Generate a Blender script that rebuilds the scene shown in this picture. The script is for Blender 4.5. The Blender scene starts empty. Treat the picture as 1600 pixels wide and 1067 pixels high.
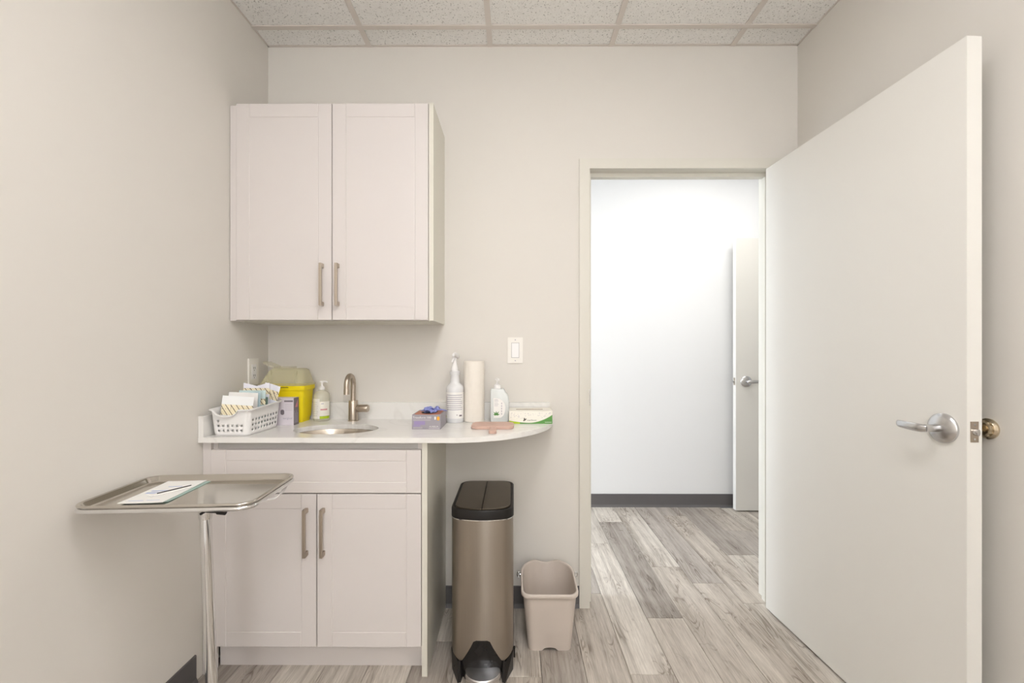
import bpy, bmesh, math, random
from mathutils import Vector, Matrix
from mathutils.geometry import tessellate_polygon
random.seed(7)
PI = math.pi
SC = bpy.context.scene
COL = SC.collection

# ------------------------------------------------------------------ camera
F = 690.0                                    # focal length in pixels of a 1600 px frame
cam_d = bpy.data.cameras.new('camera')
cam_d.sensor_width = 36.0
cam_d.lens = F / 1600 * 36
cam_d.shift_y = (548 - 533.5) / 1600
cam_d.clip_start = 0.02
cam = bpy.data.objects.new('camera', cam_d)
cam.location = (0, 0, 1.25)
cam.rotation_euler = (PI / 2, 0, math.radians(0.25))
COL.objects.link(cam)
SC.camera = cam

# ------------------------------------------------------------------ world, exposure
w = bpy.data.worlds.new('world'); SC.world = w; w.use_nodes = True
w.node_tree.nodes['Background'].inputs[0].default_value = (0.80, 0.88, 1.0, 1)
w.node_tree.nodes['Background'].inputs[1].default_value = 0.4
vs = SC.view_settings
vs.view_transform = 'Standard'; vs.look = 'None'; vs.gamma = 1; vs.use_curve_mapping = False
vs.exposure = -0.055

# room numbers (metres)
XL, XR = -1.203, 1.381                        # side walls
YB, YF = 2.156, -2.40                         # cabinet wall, wall behind the camera
ZC = 2.734                                    # ceiling
YH = 3.545                                    # far wall of the corridor
HX0, HX1 = -3.2, 3.6                          # corridor ends
WT = 0.12                                     # wall thickness
TROFFER_W = 12.0
HALL_W = 22.0

def area(name, loc, rot, sx, sy, power, color):
    l = bpy.data.lights.new(name, 'AREA'); l.shape = 'RECTANGLE'; l.size = sx; l.size_y = sy
    l.energy = power; l.color = color
    o = bpy.data.objects.new(name, l); o.location = loc; o.rotation_euler = rot
    COL.objects.link(o); return o
# light of the two ceiling panels in the room, the corridor panels and the daylight at the corridor's end
area('panel_light', (0.17, 0.25, ZC - 0.02), (0, 0, 0), 0.55, 1.12, 14.5, (1.0, 1.015, 1.08))
area('panel_light', (0.18, -1.95, ZC - 0.02), (0, 0, 0), 0.55, 0.80, 7, (1.0, 1.01, 1.06))
area('corridor_light', (1.5, 2.78, ZC - 0.02), (0, 0, 0), 1.12, 0.45, 14, (1.0, 0.99, 0.97))
area('corridor_light', (-1.2, 2.78, ZC - 0.02), (0, 0, 0), 1.12, 0.45, 9, (1.0, 0.99, 0.97))
area('corridor_daylight', (HX0 + 0.08, 2.92, 1.35), (0, -PI / 2, 0), 2.0, 1.1, 62, (0.76, 0.87, 1.0))
# added strip lights in front of the made-up window behind the camera
# (aimed upward to brighten the ceiling; no blind is modelled)
for i in range(5):
    area('ceiling_fill', (0.09, YF + 0.10, 1.05 + .25 * i), (math.radians(172), 0, 0), 0.70, 0.14, 10.6, (0.95, 0.98, 1.03))

# ------------------------------------------------------------------ materials
def nd(nt, t, **kw):
    n = nt.nodes.new(t)
    for k, v in kw.items(): setattr(n, k, v)
    return n

def mat(name, rgb, rough=0.5, metal=0.0, var=0.02, nscale=20, bump=0.0, bscale=200, coat=0.0, aniso=0.0,
        trans=0.0, sss=0.0, spec=0.5, stretch=(1, 1, 1)):
    m = bpy.data.materials.new(name); m.use_nodes = True
    nt = m.node_tree; b = nt.nodes['Principled BSDF']
    lin = [((c / 255) / 12.92 if c / 255 <= 0.04045 else ((c / 255 + 0.055) / 1.055) ** 2.4) for c in rgb]
    tc = nd(nt, 'ShaderNodeTexCoord'); mp = nd(nt, 'ShaderNodeMapping')
    mp.inputs['Scale'].default_value = stretch
    nt.links.new(tc.outputs['Object'], mp.inputs[0])
    nz = nd(nt, 'ShaderNodeTexNoise'); nz.inputs['Scale'].default_value = nscale; nz.inputs['Detail'].default_value = 4
    nt.links.new(mp.outputs[0], nz.inputs['Vector'])
    mx = nd(nt, 'ShaderNodeMix', data_type='RGBA')
    mx.inputs[6].default_value = [max(0, c * (1 - var)) for c in lin] + [1]
    mx.inputs[7].default_value = [min(1, c * (1 + var)) for c in lin] + [1]
    nt.links.new(nz.outputs[0], mx.inputs[0]); nt.links.new(mx.outputs[2], b.inputs['Base Color'])
    b.inputs['Roughness'].default_value = rough; b.inputs['Metallic'].default_value = metal
    b.inputs['Coat Weight'].default_value = coat; b.inputs['Anisotropic'].default_value = aniso
    b.inputs['Transmission Weight'].default_value = trans
    b.inputs['Specular IOR Level'].default_value = spec
    if sss:
        b.inputs['Subsurface Weight'].default_value = sss; b.inputs['Subsurface Radius'].default_value = (.01, .01, .01)
    if bump:
        n2 = nd(nt, 'ShaderNodeTexNoise'); n2.inputs['Scale'].default_value = bscale; n2.inputs['Detail'].default_value = 3
        nt.links.new(mp.outputs[0], n2.inputs['Vector'])
        bp = nd(nt, 'ShaderNodeBump'); bp.inputs['Strength'].default_value = bump; bp.inputs['Distance'].default_value = 0.002
        nt.links.new(n2.outputs[0], bp.inputs['Height']); nt.links.new(bp.outputs[0], b.inputs['Normal'])
    return m

def lin3(rgb):
    return [((c / 255) / 12.92 if c / 255 <= 0.04045 else ((c / 255 + 0.055) / 1.055) ** 2.4) for c in rgb]

def clear_mat(name, rgb, alpha, rough=0.15):
    m = bpy.data.materials.new(name); m.use_nodes = True; nt = m.node_tree; b = nt.nodes['Principled BSDF']
    b.inputs['Roughness'].default_value = rough
    nz = nd(nt, 'ShaderNodeTexNoise'); nz.inputs['Scale'].default_value = 30
    mx = nd(nt, 'ShaderNodeMix', data_type='RGBA')
    mx.inputs[6].default_value = [c * 0.96 for c in lin3(rgb)] + [1]; mx.inputs[7].default_value = lin3(rgb) + [1]
    nt.links.new(nz.outputs[0], mx.inputs[0]); nt.links.new(mx.outputs[2], b.inputs['Base Color'])
    b.inputs['Alpha'].default_value = alpha
    return m

def floor_mat():
    m = bpy.data.materials.new('vinyl_plank'); m.use_nodes = True; nt = m.node_tree; b = nt.nodes['Principled BSDF']
    L = nt.links.new
    oi = nd(nt, 'ShaderNodeObjectInfo'); tc = nd(nt, 'ShaderNodeTexCoord')
    ml = nd(nt, 'ShaderNodeMath', operation='MULTIPLY'); ml.inputs[1].default_value = 37.0; L(oi.outputs['Random'], ml.inputs[0])
    cb = nd(nt, 'ShaderNodeCombineXYZ'); L(ml.outputs[0], cb.inputs[0]); L(ml.outputs[0], cb.inputs[1]); L(ml.outputs[0], cb.inputs[2])
    ad = nd(nt, 'ShaderNodeVectorMath', operation='ADD'); L(tc.outputs['Object'], ad.inputs[0]); L(cb.outputs[0], ad.inputs[1])
    def noise(scale, sc3, det=4, dist=0.0, rough=.55):
        mp = nd(nt, 'ShaderNodeMapping'); mp.inputs['Scale'].default_value = sc3; L(ad.outputs[0], mp.inputs[0])
        n = nd(nt, 'ShaderNodeTexNoise'); n.inputs['Scale'].default_value = scale; n.inputs['Detail'].default_value = det
        n.inputs['Distortion'].default_value = dist; n.inputs['Roughness'].default_value = rough
        L(mp.outputs[0], n.inputs['Vector']); return n.outputs[0]
    fine = noise(16, (11, .55, 1), 7, .5, .68)
    broad = noise(3.2, (2.4, .9, 1), 3, .3)
    cath = noise(3.0, (3.6, .6, 1), 2.0, 1.1)
    # cathedral contour lines
    k = nd(nt, 'ShaderNodeMath', operation='MULTIPLY'); k.inputs[1].default_value = 95; L(cath, k.inputs[0])
    s = nd(nt, 'ShaderNodeMath', operation='SINE'); L(k.outputs[0], s.inputs[0])
    r1 = nd(nt, 'ShaderNodeMapRange'); r1.inputs[1].default_value = .35; r1.inputs[2].default_value = 1.0; L(s.outputs[0], r1.inputs[0])
    r1.inputs[4].default_value = .62
    r2 = nd(nt, 'ShaderNodeMapRange'); r2.inputs[1].default_value = .48; r2.inputs[2].default_value = .66; L(broad, r2.inputs[0])
    mm = nd(nt, 'ShaderNodeMath', operation='MULTIPLY'); L(r1.outputs[0], mm.inputs[0]); L(r2.outputs[0], mm.inputs[1])
    f1 = nd(nt, 'ShaderNodeMapRange'); f1.inputs[1].default_value = .38; f1.inputs[2].default_value = .68; L(fine, f1.inputs[0])
    f1.inputs[3].default_value = .42; f1.inputs[4].default_value = 0.0
    sm = nd(nt, 'ShaderNodeMath', operation='ADD'); L(mm.outputs[0], sm.inputs[0]); L(f1.outputs[0], sm.inputs[1])
    b3 = nd(nt, 'ShaderNodeMapRange'); b3.inputs[1].default_value = .35; b3.inputs[2].default_value = .7; L(broad, b3.inputs[0])
    b3.inputs[3].default_value = 0.0; b3.inputs[4].default_value = .22
    s2 = nd(nt, 'ShaderNodeMath', operation='ADD'); s2.use_clamp = True; L(sm.outputs[0], s2.inputs[0]); L(b3.outputs[0], s2.inputs[1])
    st = noise(2.2, (14, .22, 1), 3, .2, .5)
    sr = nd(nt, 'ShaderNodeMapRange'); sr.inputs[1].default_value = .45; sr.inputs[2].default_value = .68; sr.inputs[4].default_value = .34; L(st, sr.inputs[0])
    s2b = nd(nt, 'ShaderNodeMath', operation='ADD'); s2b.use_clamp = True; L(s2.outputs[0], s2b.inputs[0]); L(sr.outputs[0], s2b.inputs[1]); s2 = s2b
    # knots: small dark specks
    kn = noise(5.5, (2.2, 1.1, 1), 2, 1.2)
    kr = nd(nt, 'ShaderNodeMapRange'); kr.inputs[1].default_value = .72; kr.inputs[2].default_value = .80; L(kn, kr.inputs[0]); kr.inputs[4].default_value = .55
    s3 = nd(nt, 'ShaderNodeMath', operation='ADD'); s3.use_clamp = True; L(s2.outputs[0], s3.inputs[0]); L(kr.outputs[0], s3.inputs[1])
    dk = nd(nt, 'ShaderNodeMix', data_type='RGBA', blend_type='MULTIPLY'); dk.inputs[0].default_value = 1
    L(oi.outputs['Color'], dk.inputs[6]); dk.inputs[7].default_value = (.34, .305, .275, 1)
    mx = nd(nt, 'ShaderNodeMix', data_type='RGBA'); L(s3.outputs[0], mx.inputs[0]); L(oi.outputs['Color'], mx.inputs[6]); L(dk.outputs[2], mx.inputs[7])
    L(mx.outputs[2], b.inputs['Base Color'])
    b.inputs['Roughness'].default_value = .48
    bp = nd(nt, 'ShaderNodeBump'); bp.inputs['Strength'].default_value = .12; bp.inputs['Distance'].default_value = .001
    L(fine, bp.inputs['Height']); L(bp.outputs[0], b.inputs['Normal'])
    return m

def tile_mat():
    m = bpy.data.materials.new('ceiling_tile'); m.use_nodes = True; nt = m.node_tree; b = nt.nodes['Principled BSDF']
    L = nt.links.new
    tc = nd(nt, 'ShaderNodeTexCoord'); geo = nd(nt, 'ShaderNodeNewGeometry')
    n = nd(nt, 'ShaderNodeTexNoise'); n.inputs['Scale'].default_value = 150; n.inputs['Detail'].default_value = 2; L(geo.outputs['Position'], n.inputs['Vector'])
    r = nd(nt, 'ShaderNodeMapRange'); r.inputs[1].default_value = .60; r.inputs[2].default_value = .70; L(n.outputs[0], r.inputs[0])
    n2 = nd(nt, 'ShaderNodeTexNoise'); n2.inputs['Scale'].default_value = 45; n2.inputs['Detail'].default_value = 6; L(geo.outputs['Position'], n2.inputs['Vector'])
    base = nd(nt, 'ShaderNodeMix', data_type='RGBA'); base.inputs[6].default_value = (.82, .80, .765, 1); base.inputs[7].default_value = (.95, .935, .90, 1)
    L(n2.outputs[0], base.inputs[0])
    mx = nd(nt, 'ShaderNodeMix', data_type='RGBA'); mx.inputs[7].default_value = (.42, .40, .37, 1)
    L(r.outputs[0], mx.inputs[0]); L(base.outputs[2], mx.inputs[6])
    L(mx.outputs[2], b.inputs['Base Color']); b.inputs['Roughness'].default_value = .95
    bp = nd(nt, 'ShaderNodeBump'); bp.inputs['Strength'].default_value = .4; bp.inputs['Distance'].default_value = .002; bp.invert = True
    L(r.outputs[0], bp.inputs['Height']); L(bp.outputs[0], b.inputs['Normal'])
    return m

def quartz_mat():
    m = bpy.data.materials.new('quartz'); m.use_nodes = True; nt = m.node_tree; b = nt.nodes['Principled BSDF']
    L = nt.links.new; geo = nd(nt, 'ShaderNodeNewGeometry')
    n = nd(nt, 'ShaderNodeTexNoise'); n.inputs['Scale'].default_value = 2.3; n.inputs['Detail'].default_value = 5; n.inputs['Distortion'].default_value = 1.2
    L(geo.outputs['Position'], n.inputs['Vector'])
    a = nd(nt, 'ShaderNodeMath', operation='SUBTRACT'); a.inputs[1].default_value = .5; L(n.outputs[0], a.inputs[0])
    ab = nd(nt, 'ShaderNodeMath', operation='ABSOLUTE'); L(a.outputs[0], ab.inputs[0])
    r = nd(nt, 'ShaderNodeMapRange'); r.inputs[1].default_value = 0; r.inputs[2].default_value = .035; r.inputs[3].default_value = .28; r.inputs[4].default_value = 0
    L(ab.outputs[0], r.inputs[0])
    mx = nd(nt, 'ShaderNodeMix', data_type='RGBA'); mx.inputs[6].default_value = (.86, .84, .80, 1); mx.inputs[7].default_value = (.66, .63, .59, 1)
    L(r.outputs[0], mx.inputs[0]); L(mx.outputs[2], b.inputs['Base Color']); b.inputs['Roughness'].default_value = .18
    return m

def print_mat(name, paper, band, zlo, zhi, ink=(70, 50, 35), slant=0.8):
    """paper with one printed cream band of slanted marks between two local heights"""
    m = bpy.data.materials.new(name); m.use_nodes = True; nt = m.node_tree; b = nt.nodes['Principled BSDF']
    L = nt.links.new; tc = nd(nt, 'ShaderNodeTexCoord'); sp = nd(nt, 'ShaderNodeSeparateXYZ'); L(tc.outputs['Object'], sp.inputs[0])
    g = nd(nt, 'ShaderNodeMath', operation='GREATER_THAN'); g.inputs[1].default_value = zlo; L(sp.outputs[2], g.inputs[0])
    l = nd(nt, 'ShaderNodeMath', operation='LESS_THAN'); l.inputs[1].default_value = zhi; L(sp.outputs[2], l.inputs[0])
    inb = nd(nt, 'ShaderNodeMath', operation='MULTIPLY'); L(g.outputs[0], inb.inputs[0]); L(l.outputs[0], inb.inputs[1])
    sl = nd(nt, 'ShaderNodeMath', operation='MULTIPLY_ADD'); sl.inputs[1].default_value = slant; L(sp.outputs[2], sl.inputs[0]); L(sp.outputs[0], sl.inputs[2])
    fr = nd(nt, 'ShaderNodeMath', operation='MULTIPLY'); fr.inputs[1].default_value = 48; L(sl.outputs[0], fr.inputs[0])
    fc = nd(nt, 'ShaderNodeMath', operation='FRACT'); L(fr.outputs[0], fc.inputs[0])
    th = nd(nt, 'ShaderNodeMath', operation='LESS_THAN'); th.inputs[1].default_value = .15; L(fc.outputs[0], th.inputs[0])
    nz = nd(nt, 'ShaderNodeTexNoise'); nz.inputs['Scale'].default_value = 150; L(tc.outputs['Object'], nz.inputs['Vector'])
    n2 = nd(nt, 'ShaderNodeMath', operation='GREATER_THAN'); n2.inputs[1].default_value = .66; L(nz.outputs[0], n2.inputs[0])
    mxm = nd(nt, 'ShaderNodeMath', operation='MAXIMUM'); L(th.outputs[0], mxm.inputs[0]); L(n2.outputs[0], mxm.inputs[1])
    ik = nd(nt, 'ShaderNodeMath', operation='MULTIPLY'); L(inb.outputs[0], ik.inputs[0]); L(mxm.outputs[0], ik.inputs[1])
    m1 = nd(nt, 'ShaderNodeMix', data_type='RGBA'); m1.inputs[6].default_value = lin3(paper) + [1]; m1.inputs[7].default_value = lin3(band) + [1]; L(inb.outputs[0], m1.inputs[0])
    m2 = nd(nt, 'ShaderNodeMix', data_type='RGBA'); m2.inputs[7].default_value = lin3(ink) + [1]; L(m1.outputs[2], m2.inputs[6]); L(ik.outputs[0], m2.inputs[0])
    L(m2.outputs[2], b.inputs['Base Color']); b.inputs['Roughness'].default_value = .7
    return m

M = dict(
    wall=mat('wall_paint', (226, 221, 213), .85, var=.012, nscale=1.5, bump=.05, bscale=350),
    hall=mat('hall_paint', (238, 238, 238), .85, var=.01, nscale=1.5, bump=.05, bscale=350),
    trim=mat('frame_paint', (223, 219, 208), .5, var=.01, nscale=3),
    door=mat('door_paint', (233, 230, 223), .42, var=.012, nscale=2, bump=.02, bscale=90),
    base=mat('cove_base', (96, 93, 93), .5, var=.05),
    cab=mat('cabinet_white', (220, 213, 209), .38, var=.008, nscale=4),
    panel=mat('end_panel', (222, 218, 205), .4, var=.008, nscale=4),
    dark=mat('shadow_gap', (90, 86, 82), .8),
    rail=mat('cabinet_rail', (196, 192, 188), .6),
    grid=mat('ceiling_grid', (220, 212, 204), .6),
    quartz=quartz_mat(), tile=tile_mat(), floor=floor_mat(),
    nickel=mat('brushed_nickel', (188, 176, 162), .30, 1.0, var=.06, nscale=60, stretch=(20, 20, 1)),
    satin=mat('satin_chrome', (205, 204, 204), .26, 1.0, var=.05, nscale=60, aniso=.4),
    brass=mat('polished_nickel', (214, 200, 176), .2, 1.0, var=.05),
    chrome=mat('chrome', (225, 225, 225), .07, 1.0, var=.02),
    tray=mat('tray_steel', (205, 200, 192), .13, 1.0, var=.03, nscale=8),
    steel=mat('can_steel', (164, 155, 144), .24, 1.0, var=.06, nscale=30, stretch=(9, 9, .15)),
    sink=mat('sink_steel', (196, 186, 174), .25, 1.0, var=.05, nscale=20),
    lid=mat('can_lid_flap', (104, 94, 82), .32, .85, var=.05, nscale=30),
    black=mat('black_plastic', (32, 29, 27), .38, var=.08, spec=.25),
    blackg=mat('gloss_black_plastic', (28, 26, 25), .15, var=.08, spec=.35),
    beige=mat('beige_plastic', (204, 192, 181), .45, var=.015, nscale=8),
    white=mat('white_plastic', (242, 240, 238), .35, var=.01),
    plate=mat('ivory_plate', (240, 236, 228), .35, var=.01),
    yellow=mat('yellow_plastic', (250, 226, 12), .38, var=.03, nscale=10, sss=.05),
    clear=clear_mat('cloudy_lid', (238, 231, 192), .32, .2),
    bottle=clear_mat('bottle_plastic', (242, 242, 242), .90, .25),
    soap=clear_mat('soap_clear', (240, 236, 215), .6, .12),
    gel=clear_mat('gel_bottle', (238, 242, 240), .88, .2),
    paper=mat('paper_white', (246, 244, 240), .8, var=.01),
    towel=mat('paper_towel', (240, 233, 222), .95, var=.02, nscale=60, bump=.5, bscale=180),
    teal=mat('pouch_film', (178, 204, 194), .35, var=.1),
    darkfilm=mat('dark_green_film', (128, 150, 140), .35, var=.1),
    skyfilm=mat('pale_blue_film', (198, 220, 226), .4, var=.08),
    blueink=mat('pale_blue_ink', (190, 200, 228), .7),
    ink=mat('dark_ink', (60, 52, 50), .7),
    greyink=mat('grey_ink', (176, 170, 182), .7),
    purple=mat('violet_print', (158, 142, 184), .5, var=.1),
    gbox=mat('grey_carton', (160, 154, 160), .5, var=.06),
    gboxd=mat('dark_grey_carton', (122, 112, 118), .5, var=.1, nscale=40),
    carton=mat('white_carton', (224, 216, 222), .5, var=.03),
    cartoncream=mat('cream_carton', (244, 240, 228), .5, var=.01),
    orange=mat('orange_print', (236, 168, 40), .5, var=.05),
    copper=mat('copper_print', (190, 112, 78), .45, var=.25, nscale=90),
    pink=mat('pink_print', (212, 142, 146), .5, var=.1),
    glove=mat('blue_nitrile', (138, 146, 205), .45, var=.2, nscale=60, bump=.4, bscale=120),
    green=mat('green_print', (92, 150, 72), .5, var=.06),
    lime=mat('lime_print', (176, 200, 30), .5, var=.06),
    tan=mat('tan_silicone', (208, 174, 158), .55, var=.02),
    slot=mat('slot_brown', (150, 125, 100), .8),
    hole=mat('slot_dark', (45, 40, 38), .8),
    lightp=None,
)
def emit(name, rgb, s):
    m = bpy.data.materials.new(name); m.use_nodes = True; nt = m.node_tree
    b = nt.nodes['Principled BSDF']; b.inputs['Base Color'].default_value = (.9, .9, .9, 1)
    b.inputs['Emission Color'].default_value = (*rgb, 1); b.inputs['Emission Strength'].default_value = s
    return m
M['lightp'] = emit('lit_diffuser', (1.0, .945, .88), 5.0)
M['fillpane'] = emit('fill_glow', (.95, .975, 1.0), 2.2)  # glowing pane of the added window behind the camera
M['daypane'] = emit('daylight_pane', (.80, .89, 1.0), 6.0)

sm_ = M['steel'].node_tree; tg_ = nd(sm_, 'ShaderNodeTangent', direction_type='RADIAL', axis='Z')
sb_ = sm_.nodes['Principled BSDF']; sb_.inputs['Anisotropic'].default_value = .85; sb_.inputs['Anisotropic Rotation'].default_value = .25
sb_.inputs['Roughness'].default_value = .28; sm_.links.new(tg_.outputs[0], sb_.inputs['Tangent'])

# ------------------------------------------------------------------ mesh helpers
def new(): return bmesh.new()
def origin(o):
    v = Vector((0, 0, 0))
    while o is not None: v += o.location; o = o.parent
    return v
def empty(name, loc, label=None, cat=None, group=None, rz=0, kind=None):
    o = bpy.data.objects.new(name, None); COL.objects.link(o); o.location = loc; o.rotation_euler = (0, 0, rz)
    o.empty_display_size = .05
    return tag(o, label, cat, group, kind)
def tag(o, label=None, cat=None, group=None, kind=None):
    if label: o['label'] = label
    if cat: o['category'] = cat
    if group: o['group'] = group
    if kind: o['kind'] = kind
    return o
def obj(name, bm, m, parent=None, local=False, smooth=False, at=None, label=None, solid=0, bevel=0, kind=None, angle=35):
    if bevel:
        es = [e for e in bm.edges if len(e.link_faces) == 2 and e.calc_face_angle(0) > .6]
        bmesh.ops.bevel(bm, geom=es, offset=bevel, segments=2, affect='EDGES', profile=.5, clamp_overlap=True)
    bmesh.ops.recalc_face_normals(bm, faces=bm.faces[:])
    sh = Vector((0, 0, 0))
    if not local:
        sh = origin(parent) if parent is not None else Vector(at or (0, 0, 0))
        bmesh.ops.translate(bm, verts=bm.verts[:], vec=-sh)
    me = bpy.data.meshes.new(name); bm.to_mesh(me); bm.free()
    if m is not None: me.materials.append(m)
    if smooth:
        me.polygons.foreach_set('use_smooth', [True] * len(me.polygons))
        try: me.set_sharp_from_angle(angle=math.radians(angle))
        except Exception: pass
    o = bpy.data.objects.new(name, me); COL.objects.link(o)
    if parent is not None: o.parent = parent
    elif at: o.location = at
    if solid:
        md = o.modifiers.new('solid', 'SOLIDIFY'); md.thickness = solid; md.offset = -1
    if label: o['label'] = label
    if kind: o['kind'] = kind
    return o
def box(bm, x0, x1, y0, y1, z0, z1):
    v = [bm.verts.new((x, y, z)) for z in (z0, z1) for y in (y0, y1) for x in (x0, x1)]
    for f in ((0, 2, 3, 1), (4, 5, 7, 6), (0, 1, 5, 4), (2, 6, 7, 3), (0, 4, 6, 2), (1, 3, 7, 5)):
        bm.faces.new([v[i] for i in f])
    return v
def boxo(name, x0, x1, y0, y1, z0, z1, m, parent=None, bevel=0, **kw):
    b = new(); box(b, x0, x1, y0, y1, z0, z1); return obj(name, b, m, parent, bevel=bevel, **kw)
def rrect(x0, x1, y0, y1, r, n=6):
    """outline, counter-clockwise from front-left; r may be (fl, fr, br, bl)"""
    if not isinstance(r, (tuple, list)): r = (r,) * 4
    out = []
    cs = ((x0, y0, r[0], PI), (x1, y0, r[1], 1.5 * PI), (x1, y1, r[2], 0), (x0, y1, r[3], .5 * PI))
    for (cx, cy, rr, a0) in cs:
        ox = cx + (rr if cx == x0 else -rr); oy = cy + (rr if cy == y0 else -rr)
        if n == 0: out.append((cx, cy)); continue
        for i in range(n + 1):
            a = a0 + (PI / 2) * (i / n if n else .5)
            out.append((ox + rr * math.cos(a), oy + rr * math.sin(a)))
    return out
def ell(cx, cy, a, b, n=40): return [(cx + a * math.cos(2 * PI * i / n), cy + b * math.sin(2 * PI * i / n)) for i in range(n)]
def loft(bm, rings, cap0=True, cap1=True):
    vs_ = [[bm.verts.new(p) for p in r] for r in rings]
    n = len(vs_[0])
    for a, b in zip(vs_, vs_[1:]):
        for i in range(n):
            j = (i + 1) % n
            bm.faces.new((a[i], a[j], b[j], b[i]))
    if cap0: bm.faces.new(vs_[0])
    if cap1: bm.faces.new(vs_[-1])
    return vs_
def ring(o, z): return [(p[0], p[1], z) for p in o]
def lathe(bm, cx, cy, prof, n=32, sx=1, sy=1, cap0=True, cap1=True):
    return loft(bm, [[(cx + r * sx * math.cos(2 * PI * i / n), cy + r * sy * math.sin(2 * PI * i / n), z) for i in range(n)] for r, z in prof], cap0, cap1)
def tube(bm, path, r, n=14, cap=True, flat=None):
    """sweep a circle (or an ellipse given by flat=(ru, rv)) along a path"""
    P = [Vector(p) for p in path]; rings = []; up = None
    for i, p in enumerate(P):
        t = (P[min(i + 1, len(P) - 1)] - P[max(i - 1, 0)]).normalized()
        if up is None:
            up = Vector((0, 0, 1)) if abs(t.z) < .9 else Vector((0, 1, 0))
        u = t.cross(up).normalized(); v = u.cross(t).normalized(); up = v
        rr = r[i] if isinstance(r, (list, tuple)) else r
        a, b = (rr, rr) if flat is None else (rr * flat[0], rr * flat[1])
        rings.append([tuple(p + u * a * math.cos(2 * PI * k / n) + v * b * math.sin(2 * PI * k / n)) for k in range(n)])
    return loft(bm, rings, cap, cap)
def text(name, s, size, m, parent, loc, rot=(PI / 2, 0, 0), align='LEFT', sx=1.0):
    c = bpy.data.curves.new(name, 'FONT'); c.body = s; c.size = size; c.extrude = .0002; c.align_x = align
    c.materials.append(m); c.resolution_u = 2
    o = bpy.data.objects.new(name, c); COL.objects.link(o); o.parent = parent
    me = bpy.data.meshes.new_from_object(o); bpy.data.objects.remove(o)
    me.transform(Matrix.Diagonal((sx, 1, 1, 1)))
    o = bpy.data.objects.new(name, me); COL.objects.link(o); o.parent = parent
    o.location = Vector(loc) - origin(parent); o.rotation_euler = rot
    return o
def copy_tree(o, parent=None):
    c = o.copy(); COL.objects.link(c); c.parent = parent
    for ch in list(o.children): copy_tree(ch, c)
    return c

# ================================================================== SETTING
# ---- floor of separate planks
floor = empty('floor', (0, 0, 0), kind='structure')
b = new(); box(b, HX0, HX1, YF, YH, -.03, -.006); obj('subfloor', b, M['hole'], floor)
PW, PL = .171, 1.16
LIGHT, MID, DARK, LILAC = (.76, .70, .62), (.64, .575, .50), (.48, .43, .38), (.56, .505, .45)
def strip_x(k): return .62 + PW * k
phase = {-2: 2.276, -1: 1.708, 0: 2.07, 1: 1.40, 2: 2.38, 3: 2.19, 5: 1.92, -4: 1.694, -5: 1.35, -6: 1.9, 4: 1.55}
tone_fix = {(-2, 1): LIGHT, (-2, 0): DARK, (-1, 1): LIGHT, (-1, 0): LIGHT, (-1, -1): MID, (0, 0): DARK, (0, -1): MID, (1, 1): LIGHT, (1, 0): MID,
            (2, 0): LILAC, (2, -1): MID, (3, 0): MID, (3, -1): LIGHT, (4, 0): LIGHT, (4, 1): DARK, (5, 0): LILAC, (5, 1): MID, (-4, 0): LIGHT, (-3, 0): MID, (-3, 1): DARK}
def plank(x0, x1, y0, y1, tone):
    if y1 - y0 < .03 or x1 - x0 < .02: return
    g = .0007
    cx, cy = (x0 + x1) / 2, (y0 + y1) / 2
    bm_ = new(); hx, hy, c = (x1 - x0) / 2 - g, (y1 - y0) / 2 - g, .0015
    o = rrect(-hx, hx, -hy, hy, 0, 0)
    loft(bm_, [ring(o, -.006), ring(o, -.0012), ring(rrect(-hx + c, hx - c, -hy + c, hy - c, 0, 0), 0)])
    p = obj('plank', bm_, M['floor'], floor, local=True)
    p.location = (cx, cy, 0); p.color = (*tone, 1)
rnd = random.Random(3)
for k in range(int((HX0 - .62) / PW) - 1, int((HX1 - .62) / PW) + 2):
    x0, x1 = max(strip_x(k - 0), HX0), min(strip_x(k + 1), HX1)
    if x1 <= x0: continue
    inroom = x1 > XL and x0 < XR
    if x0 < -1.6 or x0 > 2.9:
        ylo = YB + WT
    else: ylo = -.62 if inroom else YB + .06
    ph = phase.get(k, rnd.uniform(0, PL))
    xa, xb = (max(x0, XL), min(x1, XR)) if inroom and False else (x0, x1)
    j = -8
    while ph + j * PL < YH:
        ya, yb = max(ph + j * PL, ylo), min(ph + (j + 1) * PL, YH)
        if yb > ya:
            t = tone_fix.get((k, j)) or rnd.choice([LIGHT, LIGHT, MID, MID, DARK, LILAC])
            k_ = rnd.uniform(.94, 1.05); t = tuple(c * k_ for c in t)
            plank(xa, xb, ya, yb, t)
        j += 1
# the part of the floor behind the camera, which the photograph shows nothing of
boxo('floor_sheet', XL, XR, YF, -.62, -.006, 0, M['rail'], floor)

# ---- walls
def struct(name, *boxes, m=None, bevel=0):
    bm_ = new()
    for bx in boxes: box(bm_, *bx)
    return obj(name, bm_, m, kind='structure', bevel=bevel)
OX0, OX1, OZ = .330, 1.303, 2.172             # rough opening of the doorway
struct('wall_back', (HX0, OX0, YB, YB + WT, 0, ZC + .1), (OX1, HX1, YB, YB + WT, 0, ZC + .1), (OX0, OX1, YB, YB + WT, OZ, ZC + .1), m=M['wall'])
struct('wall_left', (XL - .1, XL, YF, YB, 0, ZC + .1), m=M['wall'])
struct('wall_right', (XR, XR + .1, YF, YB, 0, ZC + .1), m=M['wall'])
struct('wall_front', (XL - .1, XR + .1, YF - .1, YF, 0, ZC + .1), m=M['wall'])
struct('wall_corridor', (HX0, HX1, YH, YH + .1, 0, ZC + .1), m=M['hall'])
struct('wall_corridor_left', (HX0 - .1, HX0, YB + WT, YH, 0, ZC + .1), m=M['hall'])
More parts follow.
